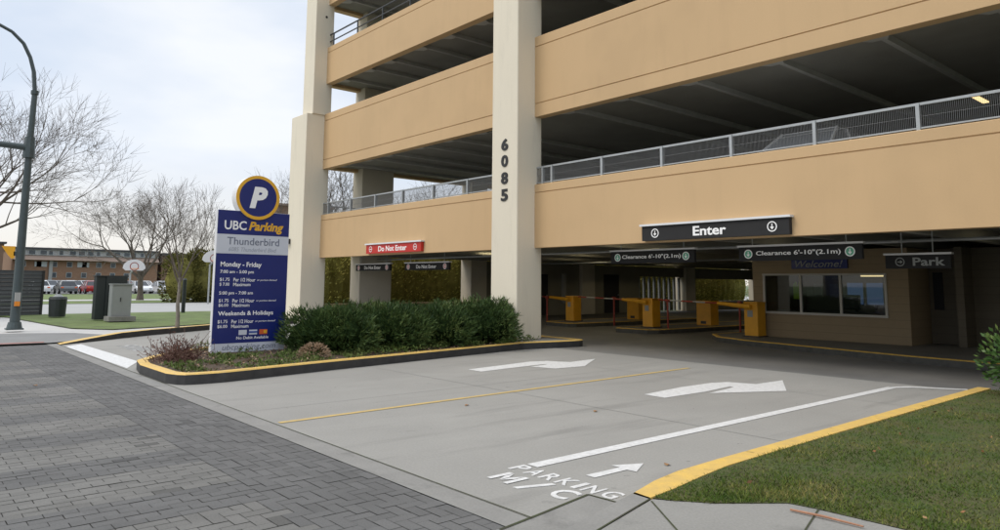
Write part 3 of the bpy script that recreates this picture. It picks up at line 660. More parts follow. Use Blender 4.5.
def hanging(name, label, x0, x1, y, z0, z1, txt, md, mr, lw, group=None, mlet='white', sym='both', lh=.12, down=None):
    t = thing(name, label, 'sign', ((x0+x1)/2, y, z0), group)
    MB().box(x0, x1, y-.04, y+.04, z0, z1-.04).build('panel', 'signblack', t); MB().box(x0-.03, x1+.03, y-.06, y+.06, z1-.038, z1).build('top_rail', 'alu', t)
    for x in (x0+.3, x1-.3): MB().tube((x, y, z1), (x, y, 2.838), .012, n=6).build('hanger', 'galv', t)
    zc = (z0+z1-.04)/2; w_ = x1-x0
    if sym == 'both':
        MB().text(txt, ((x0+x1)/2, y-.04, zc-lh/2), X_, Z_, w=lw, h=lh, align='C', bold=.015).build('lettering', mlet, t)
        for x in (x0+.22, x1-.22): circ_arrow(t, (x, y-.04, zc), .095, mr, down, md)
    else:
        MB().text(txt, (x0+.5, y-.04, zc-lh/2), X_, Z_, w=lw, h=lh, bold=.02).build('lettering', mlet, t)
        circ_arrow(t, (x0+.27, y-.04, zc), .085, mr, False, md)
    return t
hanging('clearance_sign', 'black clearance sign with green discs hanging below the left end of the Enter sign', -11.9, -9.46, 13.95, 2.1, 2.43, 'Clearance 6\'-10"(2.1m)', 'signgreen', 'white', 1.72, 'clearance signs hanging inside the entrance', down=True)
hanging('clearance_sign', 'black clearance sign with green discs hanging in front of the booth and its Welcome board', -8.34, -5.79, 13.95, 2.1, 2.43, 'Clearance 6\'-10"(2.1m)', 'signgreen', 'white', 1.76, 'clearance signs hanging inside the entrance', down=True)
hanging('park_sign', 'dark Park sign with an arrow hanging right of the clearance signs', -5.87, -4.72, 15.2, 1.94, 2.24, 'Park', None, 'greyish' if False else 'cabgrey', .56, mlet='cabgrey', sym='one', lh=.16)
hanging('do_not_enter_sign', 'black hanging Do Not Enter sign, left one of two over the exit lane', -25.3, -22.8, 14.3, 2.02, 2.30, 'Do Not Enter', 'signpink', 'white', 1.2, 'small hanging do not enter signs')
hanging('do_not_enter_sign', 'black hanging Do Not Enter sign, right one of two over the exit lane', -21.8, -19.17, 14.3, 2.02, 2.30, 'Do Not Enter', 'signpink', 'white', 1.2, 'small hanging do not enter signs')
# the tall pricing sign
t = thing('parking_sign', 'tall navy and white parking price sign topped by a round P badge', 'sign', (-15.02, 5.95, .15))
MB().box(-15.02, -14.905, 5.17, 6.73, .05, 3.06).build('body', 'alu', t, bevel=.01)
fx = -14.905
def face(y0, y1, z0, z1, m, nm='face_panel', dx=.0): MB().box(fx+dx, fx+dx+.006, y0, y1, z0, z1).build(nm, m, t)
face(5.18, 6.72, 2.56, 3.055, 'navy'); face(5.18, 6.72, 2.16, 2.557, 'lightface'); face(5.18, 6.72, .33, 2.157, 'navy'); face(5.18, 6.72, .08, .327, 'lightface')
TX = fx + .006
def tt(s, y, z, w_, h, m='white', bold=0., shear=0., al='L', nm='lettering'): return MB().text(s, (TX, y, z), Y_, Z_, w=w_, h=h, align=al, bold=bold, shear=shear, t=.003).build(nm, m, t)
tt('UBC', 5.32, 2.655, .46, .19, bold=.018); tt('Parking', 5.83, 2.60, .76, .245, 'gold', bold=.035, shear=.25)
tt('Thunderbird', 5.39, 2.345, 1.12, .155, 'greytext', bold=.008); tt('6085 Thunderbird Blvd', 5.43, 2.21, 1.02, .085, 'paletext', shear=.2)
tt('Monday - Friday', 5.28, 1.86, .86, .13, bold=.02); tt('7:00 am - 5:00 pm', 5.28, 1.735, .70, .085, bold=.012)
for z in (1.585, 1.155, .73):
    tt('$1.75', 5.28, z, .20, .075, bold=.008); tt('Per 1/2 Hour', 5.56, z, .46, .075, bold=.01); tt('or portion thereof', 6.06, z+.005, .44, .05, bold=.0, shear=.2)
for z, s in ((1.49, '$ 7.00'), (1.065, '$6.00'), (.635, '$6.00')): tt(s, 5.28, z, .20, .07, bold=.008); tt('Maximum', 5.56, z, .36, .07, bold=.01)
tt('5:00 pm - 7:00 am', 5.28, 1.30, .70, .085, bold=.012); tt('Weekends & Holidays', 5.28, .865, 1.16, .115, bold=.02)
face(5.72, 5.89, .49, .59, 'lightface', 'card_logo', .004); face(5.94, 6.11, .49, .59, 'lightface', 'card_logo', .004); face(6.16, 6.33, .49, .59, 'cardred', 'card_logo', .004); face(5.94, 6.11, .525, .56, 'blue', 'card_stripe', .008); face(6.25, 6.32, .51, .57, 'gold', 'card_stripe', .008)
tt('No Debit Available', 5.68, .40, .68, .06, bold=.01); tt('ubcparking.com', 5.40, .165, 1.12, .14, 'greytext', shear=.2)
b = MB().disc((-15.12, 5.99, 3.36), Y_, Z_, .47, .25, 48).build('badge', 'alu', t, bevel=.006)
MB().ring((-14.872, 5.99, 3.36), Y_, Z_, .405, .472, .008, 48).build('badge_ring', 'gold', b); MB().disc((-14.871, 5.99, 3.36), Y_, Z_, .408, .005, 48).build('badge_face', 'navy', b)
MB().text('P', (-14.866, 5.81, 3.13), Y_, Z_, w=.38, h=.46, bold=.055, shear=.22, t=.006).build('badge_letter', 'white', b)

# ------------------------------------------------------------------ gate islands, gates, posts
for P in ([(-20.3, 19.6), (-18.4, 19.3), (-18.3, 27), (-20.3, 27)], [(-16.1, 18.7), (-14.4, 18.9), (-14.2, 27), (-16.1, 27)]):
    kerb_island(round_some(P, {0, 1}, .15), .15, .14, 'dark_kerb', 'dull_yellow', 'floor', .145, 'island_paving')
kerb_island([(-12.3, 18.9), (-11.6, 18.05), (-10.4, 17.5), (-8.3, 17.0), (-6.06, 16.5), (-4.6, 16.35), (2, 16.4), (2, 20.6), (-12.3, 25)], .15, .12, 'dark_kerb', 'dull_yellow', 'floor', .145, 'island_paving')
def gate(x, y, label, arm=3.0, w_=.42):
    t = thing('barrier_gate', label, 'barrier gate', (x, y, .145), 'yellow parking barrier gates')
    MB().box(x-w_/2, x+w_/2, y-.22, y+.22, .145, 1.08).build('cabinet', 'gate', t, bevel=.02); MB().box(x-w_/2-.01, x+w_/2+.01, y-.23, y+.23, 1.081, 1.12).build('lid', 'gate', t, bevel=.01)
    MB().box(x-.10, x+.06, y-.226, y-.221, .70, .88).build('label_plate', 'cabgrey', t); MB().disc((x+.02, y-.24, .99), X_, Z_, .03, .01).build('button', 'redpost', t); MB().box(x+w_/2+.001, x+w_/2+.006, y-.17, y+.17, .25, .95).build('service_door', 'gate', t); MB().box(x-w_/2-.04, x+w_/2+.04, y-.26, y+.26, .146, .175).build('base_plate', 'dark', t)
    if arm:
        a = MB(); a.tube((x+.05, y-.30, .98), (x-1.0, y-.30, 1.06), .075, .05, 8); o = a.build('arm_sleeve', 'gate', t)
        xx = x-1.0; i = 0
        while xx > x-arm:
            MB().tube((xx, y-.30, 1.06+.01*i), (xx-.42, y-.30, 1.07+.01*i), .024, n=6).build('arm_section', 'gatewhite' if i % 2 else 'redpost', t); xx -= .42; i += 1
    return t
gate(-19.55, 20.6, 'yellow barrier gate furthest left, just right of the numbered column', 1.9)
gate(-15.35, 20.0, 'yellow barrier gate in the middle lane island, arm reaching left', 3.0)
gate(-10.95, 19.0, 'yellow barrier gate beside the left end of the booth', 3.0)
def ticket(x, y, label):
    t = thing('ticket_machine', label, 'ticket machine', (x, y, .145), 'yellow ticket machines behind the gates')
    MB().box(x-.3, x+.3, y-.25, y+.25, .145, .98).build('cabinet', 'gate', t, bevel=.02); MB().box(x-.31, x+.31, y-.26, y+.26, .981, 1.02).build('lid', 'gate', t); MB().box(x-.12, x+.1, y-.256, y-.251, .2, .3).build('vent', 'dark', t)
ticket(-19.1, 23.9, 'yellow ticket machine left behind the middle barrier gate'); ticket(-15.0, 22.8, 'yellow ticket machine between the middle gate and the booth gate')
def redpost(x, y, label):
    t = thing('arm_rest_post', label, 'post', (x, y, 0), 'red posts that carry the barrier arms')
    MB().tube((x, y, 0.), (x, y, 1.0), .032, n=10).build('pole', 'redpost', t); MB().box(x-.06, x+.06, y-.04, y+.04, 1.0, 1.1).build('fork', 'redpost', t)
redpost(-20.6, 20.2, 'red post at the left edge, close to the numbered column'); redpost(-18.35, 21.6, 'red post left of the middle barrier gate'); redpost(-14.75, 20.1, 'red post right of the middle barrier gate'); redpost(-12.2, 20.3, 'red post beside the booth gate')

# ------------------------------------------------------------------ attendant booth
t = thing('attendant_booth', 'pale block attendant booth with a wide three-pane window under the garage', 'booth', (-9, 19.3, .145))
y0 = 19.3
mb = MB(); zt = 2.55
mb.box(-11.15, -10.80, y0, y0+.15, .145, zt); mb.box(-7.50, -6.96, y0, y0+.15, .145, zt); mb.box(-10.80, -7.50, y0, y0+.15, .145, .84); mb.box(-10.80, -7.50, y0, y0+.15, 1.885, zt)
mb.box(-11.15, -11.0, y0+.151, 22.4, .145, zt); mb.box(-7.11, -6.96, y0+.151, 22.4, .145, zt); mb.box(-11.0, -7.11, 22.25, 22.4, .145, zt)
mb.build('wall', 'block', t)
wd = MB()
xsq = (-10.80, -9.72, -8.63, -7.50)
wd.box(-10.84, -7.46, y0-.03, y0+.05, 1.87, 1.92); wd.box(-10.84, -7.46, y0-.04, y0+.05, .80, .86)
for x in xsq: wd.box(x-.03, x+.03, y0-.028, y0+.05, .86, 1.87)
wo = wd.build('window', 'frame', t)
for a, b in zip(xsq, xsq[1:]): MB().box(a+.03, b-.03, y0+.01, y0+.016, .86, 1.87).build('pane', 'glass', wo)
li = MB().box(-10.95, -7.15, 22.1, 22.24, .146, 2.5).build('inner_lining', 'innerwall', t)
for nx_, nz_, nw_, nh_, nm_ in ((-11.6+.9, 1.3, .25, .35, 'gatewhite'), (-10.2, 1.25, .5, .4, 'cabgrey'), (-9.5, 1.4, .2, .28, 'gold'), (-9.15, 1.35, .22, .3, 'gatewhite'), (-7.9, 1.3, .35, .45, 'vest')):
    MB().box(nx_, nx_+nw_, 22.085, 22.099, nz_, nz_+nh_).build('notice', nm_, li)
w2 = thing('welcome_sign', 'dark blue Welcome board above the booth window', 'sign', (-9.1, 19.25, 2.1)); MB().box(-9.92, -8.4, 19.22, 19.29, 2.05, 2.32).build('panel', 'navy', w2); MB().text('Welcome!', (-9.16, 19.22, 2.09), X_, Z_, w=1.3, h=.18, align='C', shear=.3, bold=.005).build('lettering', 'cabgrey', w2)
t = thing('desk', 'low dark desk inside the booth behind the window', 'desk', (-9, 19.9, .146)); MB().box(-10.7, -7.4, 19.5, 20.1, .86, .90).build('top', 'desk', t)
for x in (-10.6, -7.5): MB().box(x-.03, x+.03, 19.55, 20.05, .146, .86).build('leg', 'desk', t)
for x, y, lb in ((-8.95, 20.9, 'blue lit screen inside the booth, left one in the right pane'), (-8.42, 20.9, 'blue lit screen inside the booth, right one in the right pane')):
    t = thing('monitor', lb, 'monitor', (x, y, .9)); MB().box(x-.21, x+.21, y, y+.04, 1.08, 1.68).build('screen', 'screen', t); MB().box(x-.03, x+.03, y+.045, y+.1, .86, 1.1).build('stand', 'dark', t)
t = thing('filing_counter', 'dark back counter inside the booth carrying the screens', 'counter', (-8.5, 20.9, .146)); MB().box(-10.0, -7.4, 20.6, 21.2, .83, .86).build('top', 'desk', t); MB().box(-9.9, -7.5, 20.7, 21.1, .146, .83).build('cupboard', 'dark', t)
t = thing('office_chair', 'dark office chair inside the booth, in front of the blue screens', 'chair', (-8.75, 20.35, .146))
MB().box(-9.0, -8.5, 20.15, 20.2, .95, 1.35).build('backrest', 'dark', t, bevel=.02); MB().box(-9.0, -8.5, 20.2, 20.55, .62, .7).build('seat', 'dark', t); MB().tube((-8.75, 20.38, .16), (-8.75, 20.38, .62), .03).build('stem', 'dark', t)
mb = MB()
for k in range(5): a = k*2*math.pi/5; mb.tube((-8.75, 20.38, .2), (-8.75+.28*math.cos(a), 20.38+.28*math.sin(a), .17), .025)
mb.build('star_base', 'dark', t)
t = thing('safety_vest', 'yellow green safety vest hanging inside the booth behind the left pane', 'vest', (-10.25, 20.3, 1.0)); MB().plate([(-.12, 0), (.12, 0), (.13, .42), (.05, .5), (0, .36), (-.05, .5), (-.13, .42)], (-10.3, 20.3, 1.2), X_, Z_, .05).build('cloth', 'vest', t); MB().tube((-10.3, 20.3, .146), (-10.3, 20.3, 1.72), .015).build('hanger_pole', 'dark', t)
t = thing('booth_lamp', 'lit ceiling tube inside the booth behind the right pane', 'ceiling light', (-8.0, 20.9, 2.2)); MB().box(-9.0, -8.25, 21.35, 21.5, 1.90, 1.95).build('housing', 'gatewhite', t); MB().box(-8.97, -8.28, 21.37, 21.48, 1.86, 1.899).build('tube', 'tube_up', t)

# ceiling fluorescents in the garage
def ceil_light(x, y, z, label, m='tube', L_=1.2):
    t = thing('ceiling_light', label, 'ceiling light', (x, y, z), 'fluorescent ceiling lights in the garage'); MB().box(x-.1, x+.1, y-L_/2, y+L_/2, z-.04, z).build('housing', 'gatewhite', t); MB().box(x-.07, x+.07, y-L_/2+.02, y+L_/2-.02, z-.06, z-.041).build('tube', m, t)
lbl = ['over the far left gate', 'over the lane left of the middle gate', 'over the middle gate', 'over the lane right of the middle gate', 'in front of the booth', 'right of the Park sign']
for i, (x, y) in enumerate(((-20.8, 22.5), (-17.4, 19.5), (-13.9, 24.5), (-12.0, 17.0), (-8.2, 16.8), (-4.3, 17.8))): ceil_light(x, y, 2.838, 'ground floor ceiling light ' + lbl[i], 'tube_deep' if i < 3 else 'tube')
for i, (x, y) in enumerate(((-19.6, 16.6), (-17.3, 15.6), (-14.0, 17.6), (-12.0, 15.2), (-20.8, 27.5), (-16., 29.))): ceil_light(x, y, 2.838, 'ground floor ceiling light ' + ('just left of the numbered column', 'behind the numbered column', 'between the column and the left clearance sign', 'behind the left clearance sign', 'deep on the left over the lane', 'deep behind the middle ticket machine')[i], 'tube_deep')
for i, (x, y) in enumerate(((-22.5, 30.5+.9), (-16., 35.), (-21., 40.))): ceil_light(x, y, 2.838, 'ground floor ceiling light deep in the garage, ' + ('near the side doors', 'on the right', 'near the bar screen')[i], 'tube_deep')
ceil_light(-5.43, 20.2, 6.245, 'long lit ceiling light on the second deck behind the railing', 'tube_up', 1.1)
ceil_light(-9.9, 27.2, 6.245, 'dim ceiling light further back on the second deck', 'tube_up', 1.1)

# ------------------------------------------------------------------ cars
def car_proto(loc, label, cm, sedan=True, name='parked_car', group=None):
    """a car 4.4 m long pointing along +X of its own frame"""
    t = thing(name, label, 'car', loc, group); ox, oy, oz = loc
    prof = [(-2.15, .30), (-2.2, .62), (-2.12, .86), (-1.55, .93), (-.2, .95), (.9, .93), (1.7, .84), (2.1, .70), (2.2, .48), (2.12, .28)]
    mb = MB(); n = len(prof); ring = []
    secs = [(-.86, .88, .98), (-.88, 1., 1.), (.88, 1., 1.), (.86, .88, .98)]
    v = []
    for yy, k, kz in ((-.80, .97, .97), (-.89, 1., 1.), (.89, 1., 1.), (.80, .97, .97)):
        v += [(ox+x*k, oy+yy, oz+.3+(z-.3)*kz if z > .3 else oz+z) for x, z in prof]
    f = [tuple(range(n)), tuple(reversed(range(3*n, 4*n)))]
    for s_ in range(3):
        for i in range(n): f.append((s_*n+i, (s_+1)*n+i, (s_+1)*n+(i+1) % n, s_*n+(i+1) % n))
    mb.add(v, f); body = mb.build('body', cm, t, bevel=.03)
    gp = [(-1.75 if not sedan else -1.5, .93), (-1.35 if not sedan else -.95, 1.40), (-.6, 1.47), (.1, 1.45), (.95, .93)]
    g = MB(); m_ = len(gp); v = []
    for yy, zk in ((-.80, 0), (-.62, 1), (.62, 1), (.80, 0)): pass
    v = [(ox+x, oy-(.80 if z < 1 else .62), oz+z) for x, z in gp] + [(ox+x, oy+(.80 if z < 1 else .62), oz+z) for x, z in gp]
    g.add(v, [tuple(range(m_)), tuple(reversed(range(m_, 2*m_)))] + [(i, m_+i, m_+(i+1) % m_, (i+1) % m_) for i in range(m_)]).build('windows', 'carglass', t)
    rf = MB(); rp_ = gp[1:4]; v = [(ox+x, oy-.60, oz+z+.012) for x, z in rp_] + [(ox+x, oy+.60, oz+z+.012) for x, z in rp_] + [(ox+x, oy-.60, oz+z-.03) for x, z in rp_] + [(ox+x, oy+.60, oz+z-.03) for x, z in rp_]
    rf.add(v, [(0, 1, 4, 3), (1, 2, 5, 4), (0, 6, 7, 1), (1, 7, 8, 2), (3, 4, 10, 9), (4, 5, 11, 10), (2, 8, 11, 5), (0, 3, 9, 6)]).build('roof', cm, t)
    pil = MB()
    for s_ in (-1, 1):
        for (xa, za), (xb, zb_) in (((gp[0][0], .93), (gp[1][0], 1.40)), ((.1, 1.45), (.95, .93)), ((-.35, 1.46), (-.3, .94))):
            pil.tube((ox+xa, oy+s_*(.80 if za < 1 else .62), oz+za), (ox+xb, oy+s_*(.80 if zb_ < 1 else .62), oz+zb_), .035, n=5)
    pil.build('pillars', cm, t)
    for x in (-1.35, 1.35):
        for s_ in (-1, 1):
            w_ = MB().tube((ox+x, oy+s_*.72, oz+.31), (ox+x, oy+s_*.91, oz+.31), .31, n=18).build('wheel', 'tyre', t); MB().tube((ox+x, oy+s_*.911, oz+.31), (ox+x, oy+s_*.925, oz+.31), .19, n=14).build('rim', 'rim', w_)
    for s_ in (-1, 1):
        MB().box(ox+2.08, ox+2.205, oy+s_*.62-.16, oy+s_*.62+.16, oz+.56, oz+.70).build('headlight', 'lamp', t, bevel=.02)
        MB().box(ox-2.215, ox-2.14, oy+s_*.66-.13, oy+s_*.66+.13, oz+.66, oz+.80).build('tail_light', 'cardred', t, bevel=.02)
    return t
paints = dict(white=(.72, .73, .74), silver=(.42, .44, .46), black=(.02, .02, .024), red=(.32, .012, .012), grey=(.16, .17, .18), blue=(.03, .06, .16))
for k, c in paints.items(): M['paint '+k] = mat('car paint '+k, c, .25, metal=.3 if k in ('silver', 'grey') else 0.)
def repaint(o, m):
    for ch in [x for x in col.objects if x.parent == o]:
        if ch.name.split('.')[0] in ('body', 'roof', 'pillars'):
            ch.material_slots[0].link = 'OBJECT'; ch.material_slots[0].material = m
p1 = car_proto((0, 0, 0), 'x', 'paint white', True); p2 = car_proto((0, 0, 0), 'x', 'paint white', False)
rows = [(-93.5, 13.4, 2.6, ['white', 'grey', 'red', 'silver', 'white', 'white', 'blue', 'silver', 'white']), (-103., 16.0, 2.6, ['silver', 'white', 'white', 'black', 'white', 'silver', 'white', 'grey']), (-114, 18.8, 2.7, ['white', 'silver', 'white', 'red', 'white', 'white', 'grey', 'white']), (-126, 19.4, 2.7, ['silver', 'white', 'grey', 'white', 'silver', 'white', 'white', 'blue', 'white'])]
ordn = ['first', 'second', 'third', 'fourth', 'fifth', 'sixth', 'seventh', 'eighth', 'ninth', 'tenth', 'eleventh', 'twelfth', 'thirteenth', 'fourteenth']
rown = ['front', 'second', 'third', 'rear']; used = set(); cr = random.Random(5)
for ri, (x, ys, dy, cols_) in enumerate(rows):
    for i, c in enumerate(cols_):
        k = cr.random() < .5; src = p1 if k else p2
        if k not in used: o = src; used.add(k)
        else: o = copy_tree(src)
        o.location = (x + cr.uniform(-.3, .3), ys + i*dy, 0); o.rotation_euler = (0, 0, 0 if cr.random() < .6 else math.pi)
        o['label'] = f'{c} {"saloon" if k else "hatchback"}, {ordn[i]} from the left in the {rown[ri]} row of the far car park'; o['group'] = 'cars in the far car park'
        repaint(o, M['paint '+c])
oc = car_proto((0, 0, 0), 'white car parked on the second deck behind the mesh railing', 'paint white', True)
oc.rotation_euler = (0, 0, -math.pi/2); oc.location = (-7.4, 15.45, 3.365); oc.scale = (1, 1, 1.12)
M['sheenglass'] = mat('car glass with painted reflection', (.30, .32, .34), .15)  # pale tone stands in for bright reflections on the panes
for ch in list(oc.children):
    if ch.name.startswith('windows'): ch.material_slots[0].link = 'OBJECT'; ch.material_slots[0].material = M['sheenglass']

# ------------------------------------------------------------------ street lamp, yellow sign, bins, cabinets
t = thing('street_lamp', 'tall dark green lamp pole with curved top arm and a mast arm', 'street lamp', (-25.97, 3.2, .1))
B = (-25.97, 3.2)
MB().path([(B[0], 3.2, .12), (B[0], 3.2, 3.5), (B[0], 3.2, 5.9), (B[0], 3.22, 7.39)], [.14, .112, .095, .078], 14).build('pole', 'pole', t, smooth=True)
MB().path([(B[0], 3.22, 7.35), (B[0], 3.15, 8.0), (B[0], 3.02, 8.45), (B[0], 2.82, 8.85), (B[0], 2.5, 9.15), (B[0], 2.1, 9.32), (B[0], 1.4, 9.5), (B[0], .6, 9.6)], [.062, .058, .055, .053, .05, .048, .044, .04], 12).build('top_arm', 'pole', t, smooth=True)
MB().tube((B[0], 3.22, 7.30), (B[0], 3.22, 7.42), .11).tube((B[0], 3.2, 5.3), (B[0], 3.2, 5.95), .17, .14).build('collar', 'pole', t)
MB().path([(B[0], 3.2, 5.62), (B[0], 1.5, 5.66), (B[0], -3., 5.75)], [.10, .085, .06], 12).build('mast_arm', 'pole', t)
MB().box(B[0]-.22, B[0]+.22, 2.98, 3.42, .1, .14).build('base_plate', 'pole', t); MB().tube((B[0], 3.2, .14), (B[0], 3.2, .32), .21, .17, 14).build('base_collar', 'pole', t)
MB().add(*(lambda q: (q.v, q.f))(MB().box(B[0]-.2, B[0]+.2, -.1, .65, 9.5, 9.62))).build('lamp_head', 'pole', t, bevel=.03)
MB().box(B[0]+.13, B[0]+.22, 3.13, 3.27, .94, 1.2).build('push_button_box', 'gatewhite', t); MB().box(B[0]+.13, B[0]+.225, 3.135, 3.265, .80, .938).build('push_button', 'orange', t)
t = thing('traffic_light', 'traffic light hanging from the mast arm end beyond the lamp pole', 'traffic light', (B[0], -2.6, 4.8)); MB().box(B[0]-.15, B[0]+.15, -2.75, -2.45, 4.75, 5.65).build('housing', 'dark', t)
for z in (4.9, 5.2, 5.5): MB().disc((B[0]+.151, -2.6, z), Y_, Z_, .1, .02).build('lens', 'lamp', t)
t = thing('yellow_sign', 'amber yellow sign plate fixed to the left side of the lamp pole', 'sign', (B[0], 2.95, 2.2))
MB().plate([(-.32, .0), (.02, .0), (.02, -.35), (-.05, -.38), (-.16, -.25)], (B[0]+.02, 3.03, 2.58), Y_, Z_, .03).build('plate', 'signal_yellow', t); MB().box(B[0]-.05, B[0]+.05, 3.02, 3.1, 2.3, 2.42).build('bracket', 'pole', t)
t = thing('litter_bin', 'dark litter bin on the lawn right of the slatted fence', 'bin', (-34.1, 5.6, .095))
mb = MB(); mb.tube((-34.1, 5.62, .095), (-34.1, 5.62, .80), .30, .33, 16)
mb.build('drum', 'cabdark', t); MB().tube((-34.1, 5.62, .80), (-34.1, 5.62, .90), .35, .30, 16).build('rim', 'cabdark', t); MB().tube((-34.1, 5.62, .90), (-34.1, 5.62, 1.0), .2, .08, 16).build('lid', 'cabgrey', t)
t = thing('utility_cabinet', 'tall dark green utility cabinet behind the grey one', 'cabinet', (-31., 6.9, .095)); 
MB().box(-31.2, -30.75, 6.28, 6.62, .095, 1.72).box(-31.25, -30.7, 6.62, 7.35, .095, 1.72).build('body', 'cabdark', t, bevel=.02); MB().box(-31.25, -30.7, 6.25, 7.37, 1.721, 1.76).build('lid', 'cabdark', t)
t = thing('utility_cabinet', 'light grey utility cabinet on a concrete plinth', 'cabinet', (-29.7, 7.0, .095)); MB().box(-30.0, -29.2, 6.45, 7.35, .095, .26).build('plinth', 'strip', t)
MB().box(-29.9, -29.45, 6.55, 7.22, .26, 1.42).build('body', 'cabgrey', t, bevel=.015); MB().box(-29.95, -29.4, 6.53, 7.24, 1.421, 1.46).build('lid', 'cabgrey', t); MB().box(-29.449, -29.44, 6.58, 6.88, .32, 1.36).build('door', 'cabgrey', t); MB().box(-29.439, -29.42, 6.83, 6.86, .8, .95).build('handle', 'dark', t)
t = thing('slatted_fence', 'dark grey slatted screen fence left of the bin', 'fence', (-36.2, 3, .0))
A, Bv = Vector((-35.5, -1.5, 0)), Vector((-37.2, 5.5, 0)); dv = (Bv-A).normalized(); nv = Vector((-dv.y, dv.x, 0))
for k in range(12):
    z = .06 + k*.16; a, b = A + nv*.02, Bv + nv*.02
    MB().prism([tuple((A+nv*.04)[:2]), tuple((Bv+nv*.04)[:2]), tuple((Bv-nv*.0)[:2]), tuple((A-nv*.0)[:2])], z, z+.156).build('slat', 'fence', t)
for k in range(4): c = A + (Bv-A)*(k/3); MB().rbox(c.x, c.y, .09, .09, 0, 1.98, math.atan2(dv.y, dv.x)).build('post', 'dark', t)
t = thing('bollard_post', 'thin dark green post by the road behind the young tree', 'post', (-36.3, 11.2, 0)); MB().tube((-36.3, 11.2, 0), (-36.3, 11.2, 1.62), .09, n=12).build('pole', 'cabdark', t); MB().tube((-36.3, 11.2, 1.62), (-36.3, 11.2, 1.7), .11, .05, n=12).build('cap', 'cabdark', t)
def hoop(x, y, z, label, r=.72):
    t = thing('basketball_hoop', label, 'basketball hoop', (x, y, 0), 'basketball hoops'); 
    MB().path([(x-.5, y-.1, 0), (x-.5, y-.1, z-.2), (x-.04, y, z+.15)], [.06, .06, .05], 8).build('pole', 'galv', t)
    P = [(-r*.75, 0), (r*.75, 0)] + [(r*math.cos(a), .15+r*.85*math.sin(a)) for a in [math.pi*i/12 for i in range(13)]]
    MB().plate(P, (x-.03, y, z), Y_, Z_, .03).build('backboard', 'backboard', t)
    mb = MB(); mb.ring((x+.001, y, z+.28), Y_, Z_, .24, .29, .006); mb.build('target_mark', 'redpost', t)
    mb = MB(); c = Vector((x+.30, y, z+.12))
    for i in range(12): a, b = 2*math.pi*i/12, 2*math.pi*(i+1)/12; mb.tube(c+Vector((.23*math.cos(a), .23*math.sin(a), 0)), c+Vector((.23*math.cos(b), .23*math.sin(b), 0)), .018, n=5)
    mb.build('rim', 'orange', t)
hoop(-54.2, 13.33, 2.25, 'basketball hoop with white fan-shaped backboard above the utility cabinets'); hoop(-50.5, 17.45, 2.85, 'basketball hoop half hidden behind the parking price sign', .8)

# ------------------------------------------------------------------ far buildings
def windows(t, x, ys, z0, z1, w_, m='winglass', wall=None):
    for y in ys:
        f = MB().box(x, x+.08, y, y+w_, z0, z1).build('window', 'winpale', t); MB().box(x+.081, x+.10, y+.08, y+w_-.08, z0+.08, z1-.08).build('pane', m, f)
t = thing('brick_building', 'long orange brick building with rows of small windows behind the car park', 'building', (-195, 32, 0))
MB().box(-206, -190, 22, 52, 0, 8.3).build('wall', 'brick', t); MB().box(-206.5, -189.4, 21.6, 52.4, 8.3, 8.7).build('roof', 'roofdark', t)
MB().box(-189.99, -189.8, 22, 52, 6.95, 8.29).build('clerestory_band', 'paleclad', t)
MB().add([(-189.98, 22, 6.9), (-188.6, 22, 5.9), (-188.6, 52, 5.9), (-189.98, 52, 6.9), (-189.98, 22, 5.8), (-189.98, 52, 5.8)], [(0, 1, 2, 3), (1, 4, 5, 2), (0, 4, 1), (3, 2, 5)]).build('roof_ledge', 'roofpale', t)
rr = random.Random(2); ysn = [23+i*1.9 for i in range(15)]
for y in ysn: windows(t, -189.79, [y+rr.uniform(-.1, .3)], 7.1, 8.15, rr.choice([.9, 1.4]))
for z in (4.4, 2.0): windows(t, -189.98, [23.5+i*3.0 for i in range(9)], z, z+1.2, 1.1); 
windows(t, -189.98, [26.2, 34.6, 45.0], 4.4, 5.6, 2.4, 'winpale')
MB().box(-189.98, -189.6, 29., 29.7, 0, 5.8).build('stair_column', 'paleclad', t)
t = thing('brown_building', 'darker brown brick wing left of the orange brick building', 'building', (-182, 12, 0))
MB().box(-192, -176, -10, 18.8, 0, 8.7).build('wall', 'darkbrick', t); MB().box(-192.4, -175.6, -10.4, 19.2, 8.7, 9.1).build('roof', 'roofdark', t); windows(t, -175.98, [3, 6, 9, 12, 15], 6.2, 7.4, 1.3); windows(t, -175.98, [3, 6, 9, 12, 15], 3.4, 4.6, 1.3)
t = thing('low_building', 'dim brown building with dark roof line behind the bare trees', 'building', (-190, 66, 0)); MB().box(-206, -190.2, 53, 84, 0, 7.6).build('wall', 'darkbrick', t); MB().box(-207, -189.6, 52.8, 84.5, 7.6, 8.3).build('roof', 'roofdark', t); windows(t, -190.18, [55+i*3.2 for i in range(8)], 4.2, 5.4, 1.4)
t = thing('brick_tower', 'small brick block showing between the P badge and the corner column', 'building', (-105, 44, 0)); MB().box(-108, -100, 43.4, 52, 0, 12.6).build('wall', 'darkbrick', t); MB().box(-108.3, -99.7, 43.1, 52.3, 12.6, 12.9).build('roof', 'roofpale', t); windows(t, -99.98, [45, 48], 9.5, 10.8, 1.2)

# ------------------------------------------------------------------ plants
def rv(r): 
    while True:
        v = Vector((r.uniform(-1, 1), r.uniform(-1, 1), r.uniform(-1, 1)))
        if .05 < v.length < 1: return v.normalized()
def sprig(mb, p, d, L_, wd, r, n=5):
    d = d.normalized()
    for k in range(n):
        a = (d + rv(r)*.55).normalized(); s_ = a.cross(rv(r)).normalized()*wd; q = p + d*(L_*.5*k/n)
        mb.add([q-s_, q+s_, q+a*L_*r.uniform(.45, .9)], [(0, 1, 2)])
def leaf(mb, p, d, L_, wd, r):
    d = d.normalized(); s_ = d.cross(rv(r)).normalized()*wd; mb.add([p, p+d*L_*.5+s_, p+d*L_, p+d*L_*.5-s_], [(0, 1, 2, 3)])
